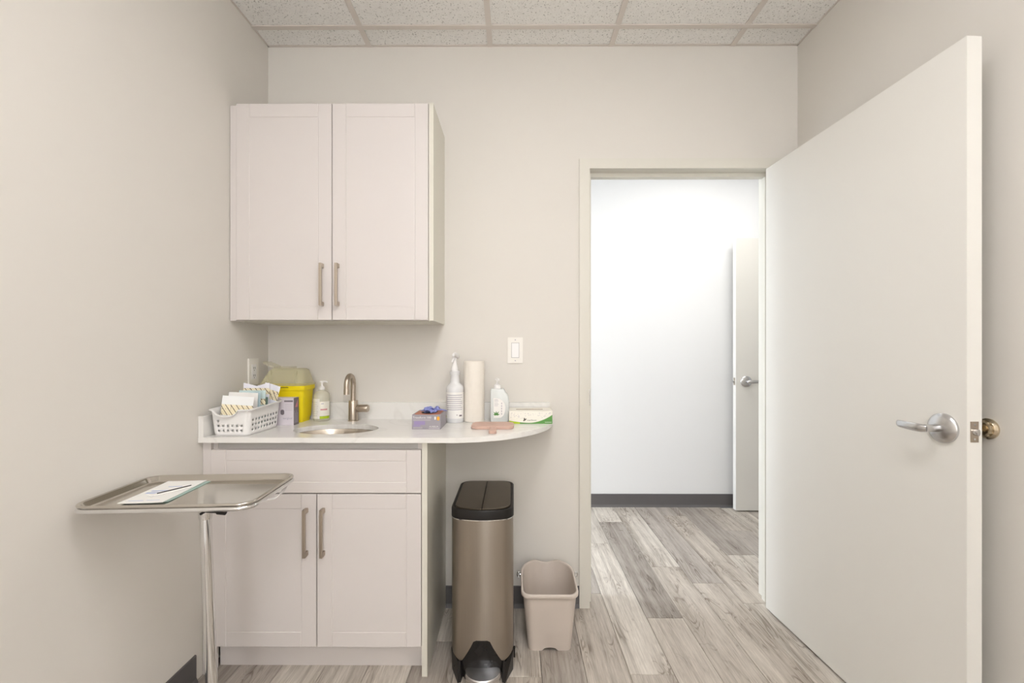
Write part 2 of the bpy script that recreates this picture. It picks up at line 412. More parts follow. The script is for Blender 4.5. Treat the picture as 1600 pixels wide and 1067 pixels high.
struct('wall_corridor_right', (HX1, HX1 + .1, YB + WT, YH, 0, ZC + .1), m=M['hall'])

def baseboard(name, x0, x1, y0, y1, toe):
    """cove base: upright strip with a small toe at the floor; toe is the (dx, dy) direction into the room"""
    bm_ = new(); T = .006; H = .104
    if toe[1]:
        s = toe[1]; prof = [(0, 0), (s * .014, 0), (s * .012, .004), (s * T, .018), (s * T, H - .002), (s * (T - .003), H), (0, H)]
        rings = [[(x, y0 + a, z) for a, z in prof] for x in (x0, x1)]
    else:
        s = toe[0]; prof = [(0, 0), (s * .014, 0), (s * .012, .004), (s * T, .018), (s * T, H - .002), (s * (T - .003), H), (0, H)]
        rings = [[(x0 + a, y, z) for a, z in prof] for y in (y0, y1)]
    loft(bm_, rings); return obj(name, bm_, M['base'], kind='structure')
baseboard('baseboard_back', -.332, .318, YB, YB, (0, -1))
baseboard('baseboard_left', XL, XL, YF, 1.66, (1, 0))
baseboard('baseboard_right', XR, XR, YF, YB, (-1, 0))
baseboard('baseboard_corridor', HX0, HX1, YH, YH, (0, -1))

# ---- suspended ceiling
ceil = empty('ceiling', (0, 0, ZC), kind='structure')
xs = [XL] + [-.706 + .59 * i for i in range(4)] + [XR]
ys = [YB, 2.024, .844, -.336, -1.516, YF]
for i in range(len(xs) - 1):
    for j in range(len(ys) - 1):
        if i == 2 and j in (2, 4): continue
        x0, x1, y1, y0 = xs[i], xs[i + 1], ys[j], ys[j + 1]
        boxo('ceiling_tile', x0 + .001, x1 - .001, y0 + .001, y1 - .001, ZC + .004, ZC + .02, M['tile'], ceil)
for x in xs[1:-1]: boxo('grid_bar', x - .0125, x + .0125, YF, YB, ZC - .001, ZC + .003, M['grid'], ceil, bevel=.0008)
for y in ys[1:-1]: boxo('grid_bar', XL, XR, y - .0125, y + .0125, ZC - .0018, ZC + .0035, M['grid'], ceil, bevel=.0008)
for nm, bx in (('wall_angle', (XL, XR, YB - .012, YB)), ('wall_angle', (XL, XL + .008, YF, YB)), ('wall_angle', (XR - .008, XR, YF, YB))):
    boxo(nm, *bx, ZC + .0005, ZC + .0035, M['grid'], ceil)
boxo('deck', XL - .1, XR + .1, YF - .1, YB + .05, ZC + .1, ZC + .12, M['rail'], ceil)
struct('ceiling_corridor', (HX0, HX1, YB + WT, YH, ZC, ZC + .05), m=M['hall'])

def troffer(x0, x1, y0, y1, label, day=False):
    t = empty('ceiling_light', ((x0 + x1) / 2, (y0 + y1) / 2, ZC), label, 'ceiling light')
    bm_ = new(); o = rrect(x0, x1, y0, y1, .002, 1); i_ = rrect(x0 + .025, x1 - .025, y0 + .025, y1 - .025, .002, 1)
    loft(bm_, [ring(o, ZC + .03), ring(o, ZC - .004), ring(i_, ZC - .004), ring(i_, ZC + .01)], True, False)
    obj('frame', bm_, M['white'], t)
    boxo('diffuser', x0 + .025, x1 - .025, y0 + .025, y1 - .025, ZC - .001, ZC + .006, M['lightp'], t)
troffer(-.103, .462, -.323, .831, 'flat white ceiling light panel near the middle of the room', )
troffer(-.103, .462, -2.39, -1.53, 'flat white ceiling light panel at the back of the room')

# ---- door frame
tr = empty('trim_1', (OX0, YB, 0), kind='structure')
def jamb(name, inner, outer, sgn):
    bm_ = new()
    xa, xb = sorted((inner, outer)); box(bm_, xa, xb, YB - .012, YB - .0002, 0, 2.183)      # face
    xa, xb = sorted((inner, inner - sgn * .036)); box(bm_, xa, xb, YB, YB + WT, 0, 2.171)    # liner
    xa, xb = sorted((inner, outer)); box(bm_, xa, xb, YB + WT + .0002, YB + WT + .012, 0, 2.183)
    xa, xb = sorted((inner, inner + sgn * .016)); box(bm_, xa, xb, YB + .046, YB + .075, 0, 2.135)   # stop
    return obj(name, bm_, M['trim'], tr, bevel=.0012)
jamb('jamb', .368, .318, 1)
jamb('jamb', 1.265, 1.315, -1)
bm_ = new()
box(bm_, .368, 1.265, YB - .012, YB - .0002, 2.135, 2.183); box(bm_, .368, 1.265, YB, YB + WT, 2.135, 2.171)
box(bm_, .368, 1.265, YB + WT + .0002, YB + WT + .012, 2.135, 2.183); box(bm_, .384, 1.249, YB + .046, YB + .075, 2.115, 2.135)
obj('head', bm_, M['trim'], tr, bevel=.0012)
bm_ = new(); box(bm_, .3655, .3695, YB - .0135, YB + .028, .985, 1.065); obj('strike_plate', bm_, M['satin'], tr)

# ---- doors
def lever(bm_, s, L=.086):
    """s = -1: on the y- face, +1: on the y+ face; built around (0,0,0) on the door face"""
    q = .066 if s < 0 else .048
    tube(bm_, [(0, 0, 0), (0, s * .02, 0), (0, s * (q - .006), 0)], .0108, 18)
    path = [(.007, s * (q - .006), 0), (-.004, s * q, 0), (-.02, s * (q + .001), 0), (-.045, s * (q + .001), .001), (-.068, s * q, .0015), (-L + .008, s * (q - .003), .002), (-L, s * (q - .009), .002), (-L - .001, s * (q - .016), .002)]
    tube(bm_, path, [.0090, .0120, .0124, .0120, .0112, .0104, .0098, .0080], 16, flat=(.58, 1.0))
def rose(bm_, s, R=.0435):
    n = 40; prof = [(R, 0), (R, s * .006), (R - .003, s * .010), (R - .012, s * .014), (.018, s * .018), (.013, s * .019)]
    loft(bm_, [[(r * math.cos(2 * PI * i / n), y, r * math.sin(2 * PI * i / n)) for i in range(n)] for r, y in prof], True, True)
def door(name, loc, rz, width, hx, hz, zt=2.128):
    d = empty(name, loc, kind='structure', rz=rz)
    bm_ = new(); box(bm_, 0, width, -.044, 0, .010, zt); obj('leaf', bm_, M['door'], d, local=True, bevel=.0012)
    for s, y, mm in ((-1, -.044, 'satin'), (1, 0, 'brass')):
        bm_ = new(); rose(bm_, s); bmesh.ops.translate(bm_, verts=bm_.verts[:], vec=(hx, y, hz)); r_ = obj('rose', bm_, M[mm if name == 'door_1' else 'satin'], d, local=True, smooth=True)
        bm_ = new(); lever(bm_, s); bmesh.ops.translate(bm_, verts=bm_.verts[:], vec=(hx, y, hz)); obj('lever_handle', bm_, M[mm if name == 'door_1' else 'satin'], d, local=True, smooth=True, angle=50)
    bm_ = new(); box(bm_, width - .001, width + .0012, -.0345, -.0105, hz - .029, hz + .029); lp = obj('latch_plate', bm_, M['nickel'], d, local=True)
    bm_ = new()
    n = 16
    loft(bm_, [[(width + xx, -.0225 + .0075 * math.cos(2 * PI * i / n) * w_, hz + .0095 * math.sin(2 * PI * i / n)) for i in range(n)] for xx, w_ in ((0, 1), (.004, 1), (.012, .7))])
    obj('latch_bolt', bm_, M['satin'], lp, local=True, smooth=True)
    for zz in (-.02, .02):
        bm_ = new(); loft(bm_, [[(width + xx, -.0225 + .003 * math.cos(2 * PI * i / 10), hz + zz + .003 * math.sin(2 * PI * i / 10)) for i in range(10)] for xx in (.0005, .0018)])
        obj('screw', bm_, M['satin'], lp, local=True)
    for zz in (.25, 1.07, 1.88):
        bm_ = new(); lathe(bm_, .0, .007, [(.006, zz - .05), (.006, zz + .05)], 12); obj('hinge', bm_, M['satin'], d, local=True, smooth=True)
    return d
door('door_1', (1.262, 2.142, 0), math.atan2(-.905, .044), .905, .842, 1.0236)
door('door_2', (2.635, 3.436, 0), PI, .912, .912 - .078, 1.011, 2.124)

ds = empty('door_bumper', (XR, 1.29, 1.0236), 'round knurled nickel door bumper on the right wall behind the open door', 'door stop')
def xdisc(prof, yc, zc, n=32): return [[(x, yc + r * math.cos(2 * PI * i / n), zc + r * math.sin(2 * PI * i / n)) for i in range(n)] for r, x in prof]
bm_ = new(); loft(bm_, xdisc([(.030, XR - .0003), (.030, XR - .005), (.026, XR - .008), (.024, XR - .010)], 1.29, 1.0236)); obj('base_ring', bm_, M['brass'], ds, smooth=True)
bm_ = new(); loft(bm_, [[(x, 1.29 + (r + (.0016 if i % 3 == 0 else 0)) * math.cos(2 * PI * i / 36), 1.0236 + (r + (.0016 if i % 3 == 0 else 0)) * math.sin(2 * PI * i / 36)) for i in range(36)] for r, x in ((.0215, XR - .010), (.0215, XR - .019), (.018, XR - .021))]); obj('knurled_ring', bm_, M['brass'], ds)

# ---- unseen corridor end window, added for the cool daylight in the doorway
win = empty('window_1', (HX0, 2.92, 1.35), kind='structure')
w2 = empty('added_window', (.09, YF, 1.55), kind='structure')  # unseen window, added with its glowing pane to brighten the room
boxo('pane', -.26, .44, YF + .01, YF + .02, .90, 2.20, M['fillpane'], w2)
for (xa, xb, za, zb) in ((-.32, -.26, .84, 2.26), (.44, .50, .84, 2.26), (-.26, .44, .84, .90), (-.26, .44, 2.20, 2.26)):
    boxo('window_frame', xa, xb, YF, YF + .04, za, zb, M['white'], w2)
boxo('pane', HX0 + .01, HX0 + .02, 2.40, 3.44, .35, 2.35, M['daypane'], win)
for (ya, yb, za, zb) in ((2.34, 2.40, .29, 2.41), (3.44, 3.50, .29, 2.41), (2.40, 3.44, .29, .35), (2.40, 3.44, 2.35, 2.41)):
    boxo('window_frame', HX0, HX0 + .04, ya, yb, za, zb, M['white'], win)

# ================================================================== CABINETS
def shaker(name, x0, x1, z0, z1, yf, th, m, parent, sw=.0575, gw=.0022, gd=.0022, inner=.0016):
    """cabinet front with routed grooves: two full-height verticals, horizontals between them"""
    xsL = [x0, x0 + .0015, x0 + sw - gw, x0 + sw, x0 + sw + gw, x1 - sw - gw, x1 - sw, x1 - sw + gw, x1 - .0015, x1]
    rail = min(sw, (z1 - z0) * .26)
    zsL = [z0, z0 + .0015, z0 + rail - gw, z0 + rail, z0 + rail + gw, z1 - rail - gw, z1 - rail, z1 - rail + gw, z1 - .0015, z1]
    bm_ = new(); V = {}
    for i, x in enumerate(xsL):
        for j, z in enumerate(zsL):
            d = 0
            if i in (0, 9) or j in (0, 9): d = .0015
            if 4 <= i <= 5 and 4 <= j <= 5: d = inner
            if i in (3, 6) and 1 <= j <= 8: d = gd
            if j in (3, 6) and 3 <= i <= 6: d = gd
            V[i, j] = bm_.verts.new((x, yf + d, z))
    for i in range(9):
        for j in range(9): bm_.faces.new((V[i, j], V[i + 1, j], V[i + 1, j + 1], V[i, j + 1]))
    bl = [bm_.verts.new(p) for p in ((x0, yf + th, z0), (x1, yf + th, z0), (x1, yf + th, z1), (x0, yf + th, z1))]
    bm_.faces.new((bl[3], bl[2], bl[1], bl[0]))
    bm_.faces.new([V[i, 0] for i in range(10)] + [bl[1], bl[0]])
    bm_.faces.new([V[i, 9] for i in range(9, -1, -1)] + [bl[3], bl[2]])
    bm_.faces.new([V[0, j] for j in range(9, -1, -1)] + [bl[0], bl[3]])
    bm_.faces.new([V[9, j] for j in range(10)] + [bl[2], bl[1]])
    return obj(name, bm_, m, parent)
def pull(x, yf, z0, z1, parent, out=.031):
    bm_ = new(); w_ = .0052
    box(bm_, x - w_, x + w_, yf - out, yf - out + .009, z0, z1)
    box(bm_, x - w_, x + w_, yf - out + .009, yf + .0005, z0, z0 + .0175)
    box(bm_, x - w_, x + w_, yf - out + .009, yf + .0005, z1 - .0175, z1)
    bmesh.ops.remove_doubles(bm_, verts=bm_.verts[:], dist=1e-6)
    return obj('handle', bm_, M['nickel'], parent, bevel=.0008)

# upper cabinet
UY = 1.859; UZ0, UZ1 = 1.3767, 2.293
uc = empty('wall_cabinet', (-.77, YB, UZ0), 'white two-door cabinet hung high on the back wall', 'cabinet')
bm_ = new(); t_ = .018; cx0, cx1 = -1.174, -.3585
box(bm_, cx0, cx0 + t_, UY + .02, YB, UZ0 + .004, UZ1 - .002); box(bm_, cx1 - t_, cx1, UY + .02, YB, UZ0 + .004, UZ1 - .002)
box(bm_, cx0 + t_, cx1 - t_, UY + .02, YB, UZ0 + .004, UZ0 + .022); box(bm_, cx0 + t_, cx1 - t_, UY + .02, YB, UZ1 - .02, UZ1 - .002)
box(bm_, cx0 + t_, cx1 - t_, YB - .008, YB, UZ0 + .022, UZ1 - .02); box(bm_, cx0 + t_, cx1 - t_, UY + .04, YB - .008, 1.82, 1.838)
obj('carcass', bm_, M['cab'], uc)
boxo('side_panel', -.3585, -.3390, UY, YB, UZ0, UZ1, M['panel'], uc, bevel=.001)
boxo('filler_strip', -1.2005, -1.1745, UY + .004, UY + .06, UZ0, UZ1 - .006, M['cab'], uc, bevel=.001)
boxo('bottom_trim', -1.2005, -.3585, UY + .06, YB, UZ0 - .0, UZ0 + .0035, M['panel'], uc)
dl = shaker('door', -1.1735, -.7690, UZ0 + .003, UZ1, UY, .019, M['cab'], uc)
dr = shaker('door', -.7660, -.3610, UZ0 + .003, UZ1, UY, .019, M['cab'], uc)
pull(-.806, UY, 1.4385, 1.616, dl); pull(-.7405, UY, 1.4385, 1.616, dr)

# base cabinet
BY = 1.692; BZ1 = .900
bc = empty('base_cabinet', (-.77, YB, 0), 'white base cabinet under the counter, with a drawer front over two doors', 'cabinet')
bm_ = new(); cx0, cx1 = -1.168, -.3545
box(bm_, cx0, cx0 + t_, BY + .021, YB, .10, BZ1); box(bm_, cx1 - t_, cx1, BY + .021, YB, .10, BZ1)
box(bm_, cx0 + t_, cx1 - t_, BY + .021, YB, .10, .118); box(bm_, cx0 + t_, cx1 - t_, YB - .008, YB, .118, BZ1 - .0)
obj('carcass', bm_, M['cab'], bc)
boxo('top_rail', cx0 + t_, cx1 - t_, BY + .024, BY + .04, .84, BZ1, M['rail'], bc)
boxo('side_panel', -.3530, -.3325, BY, YB, 0, BZ1, M['panel'], bc, bevel=.001)
boxo('filler_strip', -1.2005, -1.1690, BY + .008, BY + .05, .0, BZ1, M['cab'], bc, bevel=.001)
boxo('toe_kick', -1.169, -.3535, 1.753, 1.769, 0, .10, M['cab'], bc)
shaker('drawer_front', -1.1645, -.3560, .7035, .869, BY, .019, M['cab'], bc)
dl = shaker('door', -1.1645, -.7595, .1125, .6995, BY, .019, M['cab'], bc)
dr = shaker('door', -.7560, -.3560, .1125, .6995, BY, .019, M['cab'], bc)
pull(-.7945, BY, .4665, .6475, dl); pull(-.7295, BY, .4665, .6475, dr)

# ================================================================== COUNTER
CZ0, CZ1 = .900, .920
CY = 1.674; EX, EA, EB = -.25, .437, YB - CY
SX, SY, SA, SB = -.749, 1.862, .174, .120
ct = empty('countertop', (-.5, YB, CZ0), 'white veined stone countertop with a quarter-round right end and low backsplash', 'countertop')
outer = [(XL + .0015, YB - .0005), (XL + .0015, CY)]
outer += [(x, CY) for x in (-.9, -.6)]
outer += [(EX + EA * math.sin(a), YB - .0005 - (EB - .0005) * math.cos(a)) for a in [PI / 2 * i / 40 for i in range(41)]]
inner = ell(SX, SY, SA, SB, 48)
def slab(bm_, outer, inner, z0, z1, c=.002):
    co = [Vector((*p, 0)) for p in outer]; ci = [Vector((*p, 0)) for p in inner]
    tris = tessellate_polygon([co, ci]); allp = outer + inner
    layers = []
    for z in (z0, z1): layers.append([bm_.verts.new((*p, z)) for p in allp])
    for t in tris:
        for l in layers:
            try: bm_.faces.new([l[i] for i in t])
            except ValueError: pass
    no = len(outer)
    for rng in (list(range(no)), list(range(no, len(allp)))):
        for a, b2 in zip(rng, rng[1:] + rng[:1]):
            bm_.faces.new((layers[0][a], layers[0][b2], layers[1][b2], layers[1][a]))
bm_ = new(); slab(bm_, outer, inner, CZ0, CZ1)
obj('slab', bm_, M['quartz'], ct)
boxo('backsplash', XL + .0015, .1725, YB - .0205, YB - .0005, CZ1, 1.000, M['quartz'], ct, bevel=.0012)
boxo('side_splash', XL + .0015, XL + .0215, CY + .001, YB - .0205, CZ1, 1.000, M['quartz'], ct, bevel=.0012)

# undermount sink
sk = empty('sink', (SX, SY, CZ0), 'small oval stainless steel sink set under the countertop', 'sink')
bm_ = new()
loft(bm_, [ring(ell(SX, SY, SA + .018, SB + .018, 48), CZ0 - .0006), ring(ell(SX, SY, SA - .001, SB - .001, 48), CZ0 - .0006),
           ring(ell(SX, SY, SA - .004, SB - .004, 48), CZ0 - .012), ring(ell(SX, SY, SA - .012, SB - .010, 48), CZ0 - .08),
           ring(ell(SX, SY, SA - .03, SB - .028, 48), CZ0 - .115), ring(ell(SX, SY, SA - .07, SB - .06, 48), CZ0 - .128),
           ring(ell(SX, SY, .022, .022, 48), CZ0 - .130)], False, False)
obj('bowl', bm_, M['sink'], sk, smooth=True, solid=0)
bm_ = new(); lathe(bm_, SX, SY, [(.024, CZ0 - .131), (.024, CZ0 - .128), (.018, CZ0 - .127), (.016, CZ0 - .131)], 24); obj('drain', bm_, M['chrome'], sk, smooth=True)

# faucet
FX, FY = -.758, 2.080
fc = empty('faucet', (FX, FY, CZ1), 'brushed nickel gooseneck faucet with side lever, behind the sink', 'faucet')
bm_ = new(); lathe(bm_, FX, FY, [(.0245, CZ1), (.0245, CZ1 + .004), (.0215, CZ1 + .0055), (.0212, 1.0145), (.0205, 1.016), (.012, 1.016)], 32); obj('body', bm_, M['nickel'], fc, smooth=True)
bm_ = new(); R_ = .041; zc_ = 1.0935
path = [(FX, FY, 1.012), (FX, FY, 1.05), (FX, FY, zc_)] + [(FX, FY - R_ + R_ * math.cos(a), zc_ + R_ * math.sin(a)) for a in [PI * i / 14 for i in range(1, 15)]] + [(FX, FY - 2 * R_, 1.075)]
tube(bm_, path, .0118, 20); obj('neck', bm_, M['nickel'], fc, smooth=True, angle=60)
bm_ = new(); tube(bm_, [(FX, FY - 2 * R_, 1.077), (FX, FY - 2 * R_, 1.074), (FX, FY - 2 * R_, 1.052)], [.0118, .0128, .0128], 20); obj('spout', bm_, M['nickel'], fc, smooth=True, angle=60)
bm_ = new(); tube(bm_, [(FX + .012, FY, .979), (FX + .032, FY - .001, .979)], .0125, 20)
tube(bm_, [(FX + .023, FY - .001, .979), (FX + .026, FY - .001, .979), (FX + .067, FY - .004, .979), (FX + .072, FY - .0045, .979)], [.0165, .0182, .0182, .0155], 24); obj('lever', bm_, M['nickel'], fc, smooth=True, angle=50)

# ================================================================== WALL PLATES
ls = empty('light_switch', (.006, YB, 1.25), 'white rocker light switch on the back wall left of the doorway', 'light switch')
boxo('plate', -.0305, .0435, YB - .006, YB - .0002, 1.190, 1.315, M['plate'], ls, bevel=.0025)
bm_ = new(); v = box(bm_, -.0105, .0235, YB - .0095, YB - .005, 1.218, 1.287)
for q in v:
    if q.co.z > 1.25 and q.co.y < YB - .008: q.co.y += .003
obj('rocker', bm_, M['white'], ls)
bm_ = new(); box(bm_, -.0130, .0260, YB - .0064, YB - .0055, 1.2155, 1.2895); obj('rocker_frame', bm_, M['rail'], ls)
for zz in (1.202, 1.303):
    bm_ = new(); loft(bm_, [[(.0065 + .0028 * math.cos(2 * PI * i / 12), YB - y_, zz + .0028 * math.sin(2 * PI * i / 12)) for i in range(12)] for y_ in (.0055, .0068)]); obj('screw', bm_, M['greyink'], ls)

ol = empty('power_outlet', (XL, 2.06, 1.205), 'white double power outlet on the left wall, above the counter', 'power outlet')
OY0, OY1 = 1.990, 2.064; OZ0, OZ1 = 1.093, 1.215
ol.location = (XL, (OY0 + OY1) / 2, (OZ0 + OZ1) / 2)
boxo('plate', XL + .0002, XL + .007, OY0, OY1, OZ0, OZ1, M['plate'], ol, bevel=.0025)
ym = (OY0 + OY1) / 2
boxo('receptacle', XL + .006, XL + .0085, ym - .017, ym + .017, 1.120, 1.188, M['white'], ol, bevel=.001)
for zz in (1.137, 1.171):
    for yy in (-.007, .005): boxo('slot', XL + .008, XL + .0088, ym + yy, ym + yy + .0022, zz - .005, zz + .005, M['hole'], ol)
    boxo('slot', XL + .008, XL + .0088, ym - .002, ym + .002, zz - .0125, zz - .009, M['hole'], ol)

# ================================================================== STEP CAN
KX0, KX1, KY0, KY1 = -.243, -.002, 1.700, 2.062; kc = (KX0 + KX1) / 2; hw = (KX1 - KX0) / 2
def can_outline(inset=0.0, n=10, bulge=.026):
    pts = rrect(KX0 + inset, KX1 - inset, KY0 + inset, KY1 - inset, (.036, .036, .05, .05), n)
    # add points along the straight front
    fl = pts[:n + 1]; fr = pts[n + 1:2 * n + 2]; rest = pts[2 * n + 2:]
    a, c = fl[-1], fr[0]; mid = [(a[0] + (c[0] - a[0]) * i / 16, a[1]) for i in range(1, 16)]
    pts = fl + mid + fr + rest
    out = []
    for x, y in pts:
        if y < KY0 + .12:
            k_ = max(0, 1 - ((x - kc) / hw) ** 2); y -= bulge * k_ * max(0, min(1, (KY0 + .12 - y) / .1))
        out.append((x, y))
    return out
kn_ = empty('step_trash_can', (kc, 1.88, 0), 'tall slim brushed steel step trash can with black lid, beside the cabinet', 'trash can')
o_ = can_outline()
def steel_low(x, y):
    if y > KY0 + .05: return .085
    u = abs(x - kc)
    if u < .030: return .150
    if u < .080: 
        t = (u - .030) / .050; return .150 - .088 * (t ** .85)
    t = (u - .080) / (hw - .080); return .062 + .026 * t
bm_ = new()
loft(bm_, [[(x, y, steel_low(x, y)) for x, y in o_], ring(o_, .20), ring(o_, .607)], False, False)
obj('steel_body', bm_, M['steel'], kn_, smooth=True, angle=60)
bm_ = new(); oi_ = can_outline(.0045)
loft(bm_, [ring(oi_, .004), ring(oi_, .60)], True, True); obj('inner_shell', bm_, M['blackg'], kn_, smooth=True)
bm_ = new(); ob = can_outline(-.0015); ob2 = can_outline(.004)
loft(bm_, [ring(ob, .607), ring(ob, .638), ring(can_outline(.001), .643), ring(can_outline(.008), .643), ring(can_outline(.009), .637)], True, True)
obj('lid_band', bm_, M['black'], kn_, smooth=True, angle=40)
bm_ = new(); oz_ = can_outline(-.0012); loft(bm_, [ring(oz_, .6035), ring(oz_, .607), ], False, False); obj('steel_trim', bm_, M['chrome'], kn_, smooth=True)
for s in (-1, 1):
    pts = [(x, y) for x, y in can_outline(.012) if (x - kc) * s > .004]
    # order and close along the centre seam
    ysort = [p for p in pts]
    top = max(p[1] for p in can_outline(.012)); bot = min(p[1] for p in can_outline(.012))
    ctr = Vector((kc + s * .05, (KY0 + KY1) / 2))
    pts = pts + [(kc + s * .0012, top), (kc + s * .0012, bot)]
    pts.sort(key=lambda p: math.atan2(p[1] - ctr.y, p[0] - ctr.x))
    bm_ = new(); loft(bm_, [ring(pts, .640), ring(pts, .6455), ring([(ctr.x + (p[0] - ctr.x) * .985, ctr.y + (p[1] - ctr.y) * .99) for p in pts], .647)], True, True)
    obj('lid_flap', bm_, M['lid'], kn_, smooth=True, angle=30)
# black base with two forward wings
bm_ = new()
base_o = [(KX0 + .001, 1.735), (kc - .090, 1.660), (kc - .078, 1.664), (kc - .070, 1.715), (kc + .070, 1.715), (kc + .078, 1.664), (kc + .090, 1.660), (KX1 - .001, 1.735), (KX1 - .001, KY1 - .02), (KX1 - .02, KY1 + .001), (KX0 + .02, KY1 + .001), (KX0 + .001, KY1 - .02)]
top_o = [(KX0 - .001, 1.722), (kc - .092, 1.684), (kc - .082, 1.684), (kc - .074, 1.715), (kc + .074, 1.715), (kc + .082, 1.684), (kc + .092, 1.684), (KX1 + .001, 1.722), (KX1 + .001, KY1 - .02), (KX1 - .02, KY1 + .003), (KX0 + .02, KY1 + .003), (KX0 - .001, KY1 - .02)]
zt_ = [.092, .066, .07, .03, .03, .07, .066, .092, .09, .09, .09, .09]
loft(bm_, [ring(base_o, 0), [(p[0], p[1], z) for p, z in zip(top_o, zt_)]], True, True)
obj('base_skirt', bm_, M['black'], kn_, bevel=.0015)
bm_ = new()
lens = [(kc + .005 + .071 * math.cos(a), 1.672 + (.022 if math.sin(a) > 0 else .052) * math.sin(a)) for a in [2 * PI * i / 36 for i in range(36)]]
cc = (kc + .005, 1.665)
def sc_(o, k): return [(cc[0] + (x - cc[0]) * k, cc[1] + (y - cc[1]) * k) for x, y in o]
loft(bm_, [ring(sc_(lens, .96), .012), ring(lens, .02), ring(sc_(lens, .99), .031), [(x, y, .034 + (y - 1.62) * .16) for x, y in sc_(lens, .93)]], True, True)
obj('foot_pedal', bm_, M['satin'], kn_, smooth=True, angle=30)
bm_ = new(); box(bm_, KX1 + .001, KX1 + .007, 1.80, 1.812, 0.0, .04); obj('rear_foot', bm_, M['black'], kn_)

# ================================================================== BEIGE WASTEBASKET
WX, WY = .1500, 1.945
wb = empty('wastebasket', (WX, WY, 0), 'small beige open wastebasket on the floor beside the door frame', 'wastebasket')
def wring(t, z, extra=0.0, notch=False):
    hx = .090 + (.113 - .090) * t + extra; y0 = 1.842 - .022 * t - extra; y1 = 2.020 + .062 * t + extra
    rb = .055 + .045 * t; rf = .022 + .016 * t
    pts = rrect(WX - hx, WX + hx, y0, y1, (rf, rf, rb, rb), 10)
    fl, fr, br, bl = pts[:11], pts[11:22], pts[22:33], pts[33:]
    def mid(a, c, n=12): return [(a[0] + (c[0] - a[0]) * i / n, a[1] + (c[1] - a[1]) * i / n) for i in range(1, n)]
    pts = fl + mid(fl[-1], fr[0]) + fr + mid(fr[-1], br[0], 6) + br + mid(br[-1], bl[0], 8) + bl + mid(bl[-1], fl[0], 6)
    out = []
    for x, y in pts:
        zz = z
        if t > .5: zz += .022 * (y - 1.82) / .26 * t
        if notch:
            f_ = (y - 2.06) / .02
            if f_ > 0 and abs(x - WX) < .052: zz -= .015 * min(1, f_) * (math.cos((x - WX) / .052 * PI) * .5 + .5) ** .6
        if t == 0 and z == 0 and y < 1.86 and abs(x - WX) < .034: zz = .013 * math.sqrt(max(0, 1 - ((x - WX) / .034) ** 2))
        out.append((x, y, zz))
    return out
bm_ = new()
H_ = .243
loft(bm_, [wring(0, 0), wring(.06, .016), wring(.5, H_ * .5), wring(1, H_, 0, True)], False, False)
loft(bm_, [wring(.98, H_, -.0022, True), wring(.5, H_ * .5, -.0022), wring(.07, .018, -.0022)], False, True)
obj('body', bm_, M['beige'], wb, smooth=True, angle=50)
bm_ = new()
loft(bm_, [wring(1, H_ - .014, .0035, True), wring(1, H_ - .012, .0065, True), wring(1, H_ - .001, .007, True), wring(1, H_ + .003, .0045, True), wring(1, H_ + .003, .0, True), wring(1, H_ - .002, -.003, True), wring(.98, H_ - .010, -.002, True)], False, False)
obj('rim', bm_, M['beige'], wb, smooth=True, angle=60)
for s in (-1, 1):
    bm_ = new(); cx_ = WX + s * .129; cz_ = .245; cy_ = 1.985
    tube(bm_, [(cx_ + s * .006 * math.cos(a), cy_, cz_ + .011 * math.sin(a)) for a in [2 * PI * i / 12 for i in range(13)]], .0022, 8)
    tube(bm_, [(cx_ - s * .012, cy_, cz_ + .002), (cx_ - s * .005, cy_, cz_ + .002)], .003, 8)
    obj('side_clip', bm_, M['chrome'], wb, smooth=True, label='small chrome clip')

# ================================================================== MAYO STAND
TX0, TX1, TY0, TY1, TZ = -1.187, -.714, 1.160, 1.462, .838
def turn(bm_):
    bmesh.ops.rotate(bm_, verts=bm_.verts[:], cent=(TX0, TY0, 0), matrix=Matrix.Rotation(math.radians(3.4), 3, 'Z'))
    bmesh.ops.translate(bm_, verts=bm_.verts[:], vec=(.004, 0, 0))
ms = empty('instrument_stand', (-.918, 1.35, 0), 'chrome instrument stand on a pole, holding the flat steel tray', 'stand')
def rod(pts, r, name, m, n=12, closed=False, flat=None):
    bm_ = new()
    if closed: pts = pts + [pts[0]]
    tube(bm_, pts, r, n, True, flat)
    if name == 'tray_frame': turn(bm_)
    return obj(name, bm_, m, ms, smooth=True, angle=50)
fo = rrect(TX0 + .004, TX1 - .004, TY0 + .004, TY1 - .004, .042, 8)
rod([(x, y, TZ - .0150) for x, y in fo], .0064, 'tray_frame', M['chrome'], 10, True)
def strap(bm_, pts, wy):
    """flat bar bent along pts (x, z); width along y"""
    n = len(pts); R = []
    for i, (x, y, z) in enumerate(pts):
        R.append([(x, y - wy, z), (x, y + wy, z), (x, y + wy, z + .004), (x, y - wy, z + .004)])
    loft(bm_, R)
bm_ = new(); strap(bm_, [(x - .009, y - .02, z + .009) for x, y, z in [(-.715, 1.42, .808), (-.722, 1.42, .795), (-.731, 1.418, .778), (-.742, 1.415, .769), (-.80, 1.40, .766), (-.93, 1.355, .766), (-1.0, 1.35, .766), (-1.14, 1.34, .768), (-1.160, 1.34, .778), (-1.172, 1.34, .808)]], .017); turn(bm_)
obj('support_bar', bm_, M['chrome'], ms)
tilt = lambda z: (-.918 - .030 * z / .8)
rod([(tilt(.78), 1.35, .776), (tilt(.742), 1.35, .742), (tilt(.735), 1.35, .735)], [.0185, .0185, .017], 'collar', M['chrome'], 24)
rod([(tilt(.74), 1.35, .74), (tilt(.3), 1.35, .30), (tilt(.07), 1.35, .07)], .0160, 'pole', M['chrome'], 28)
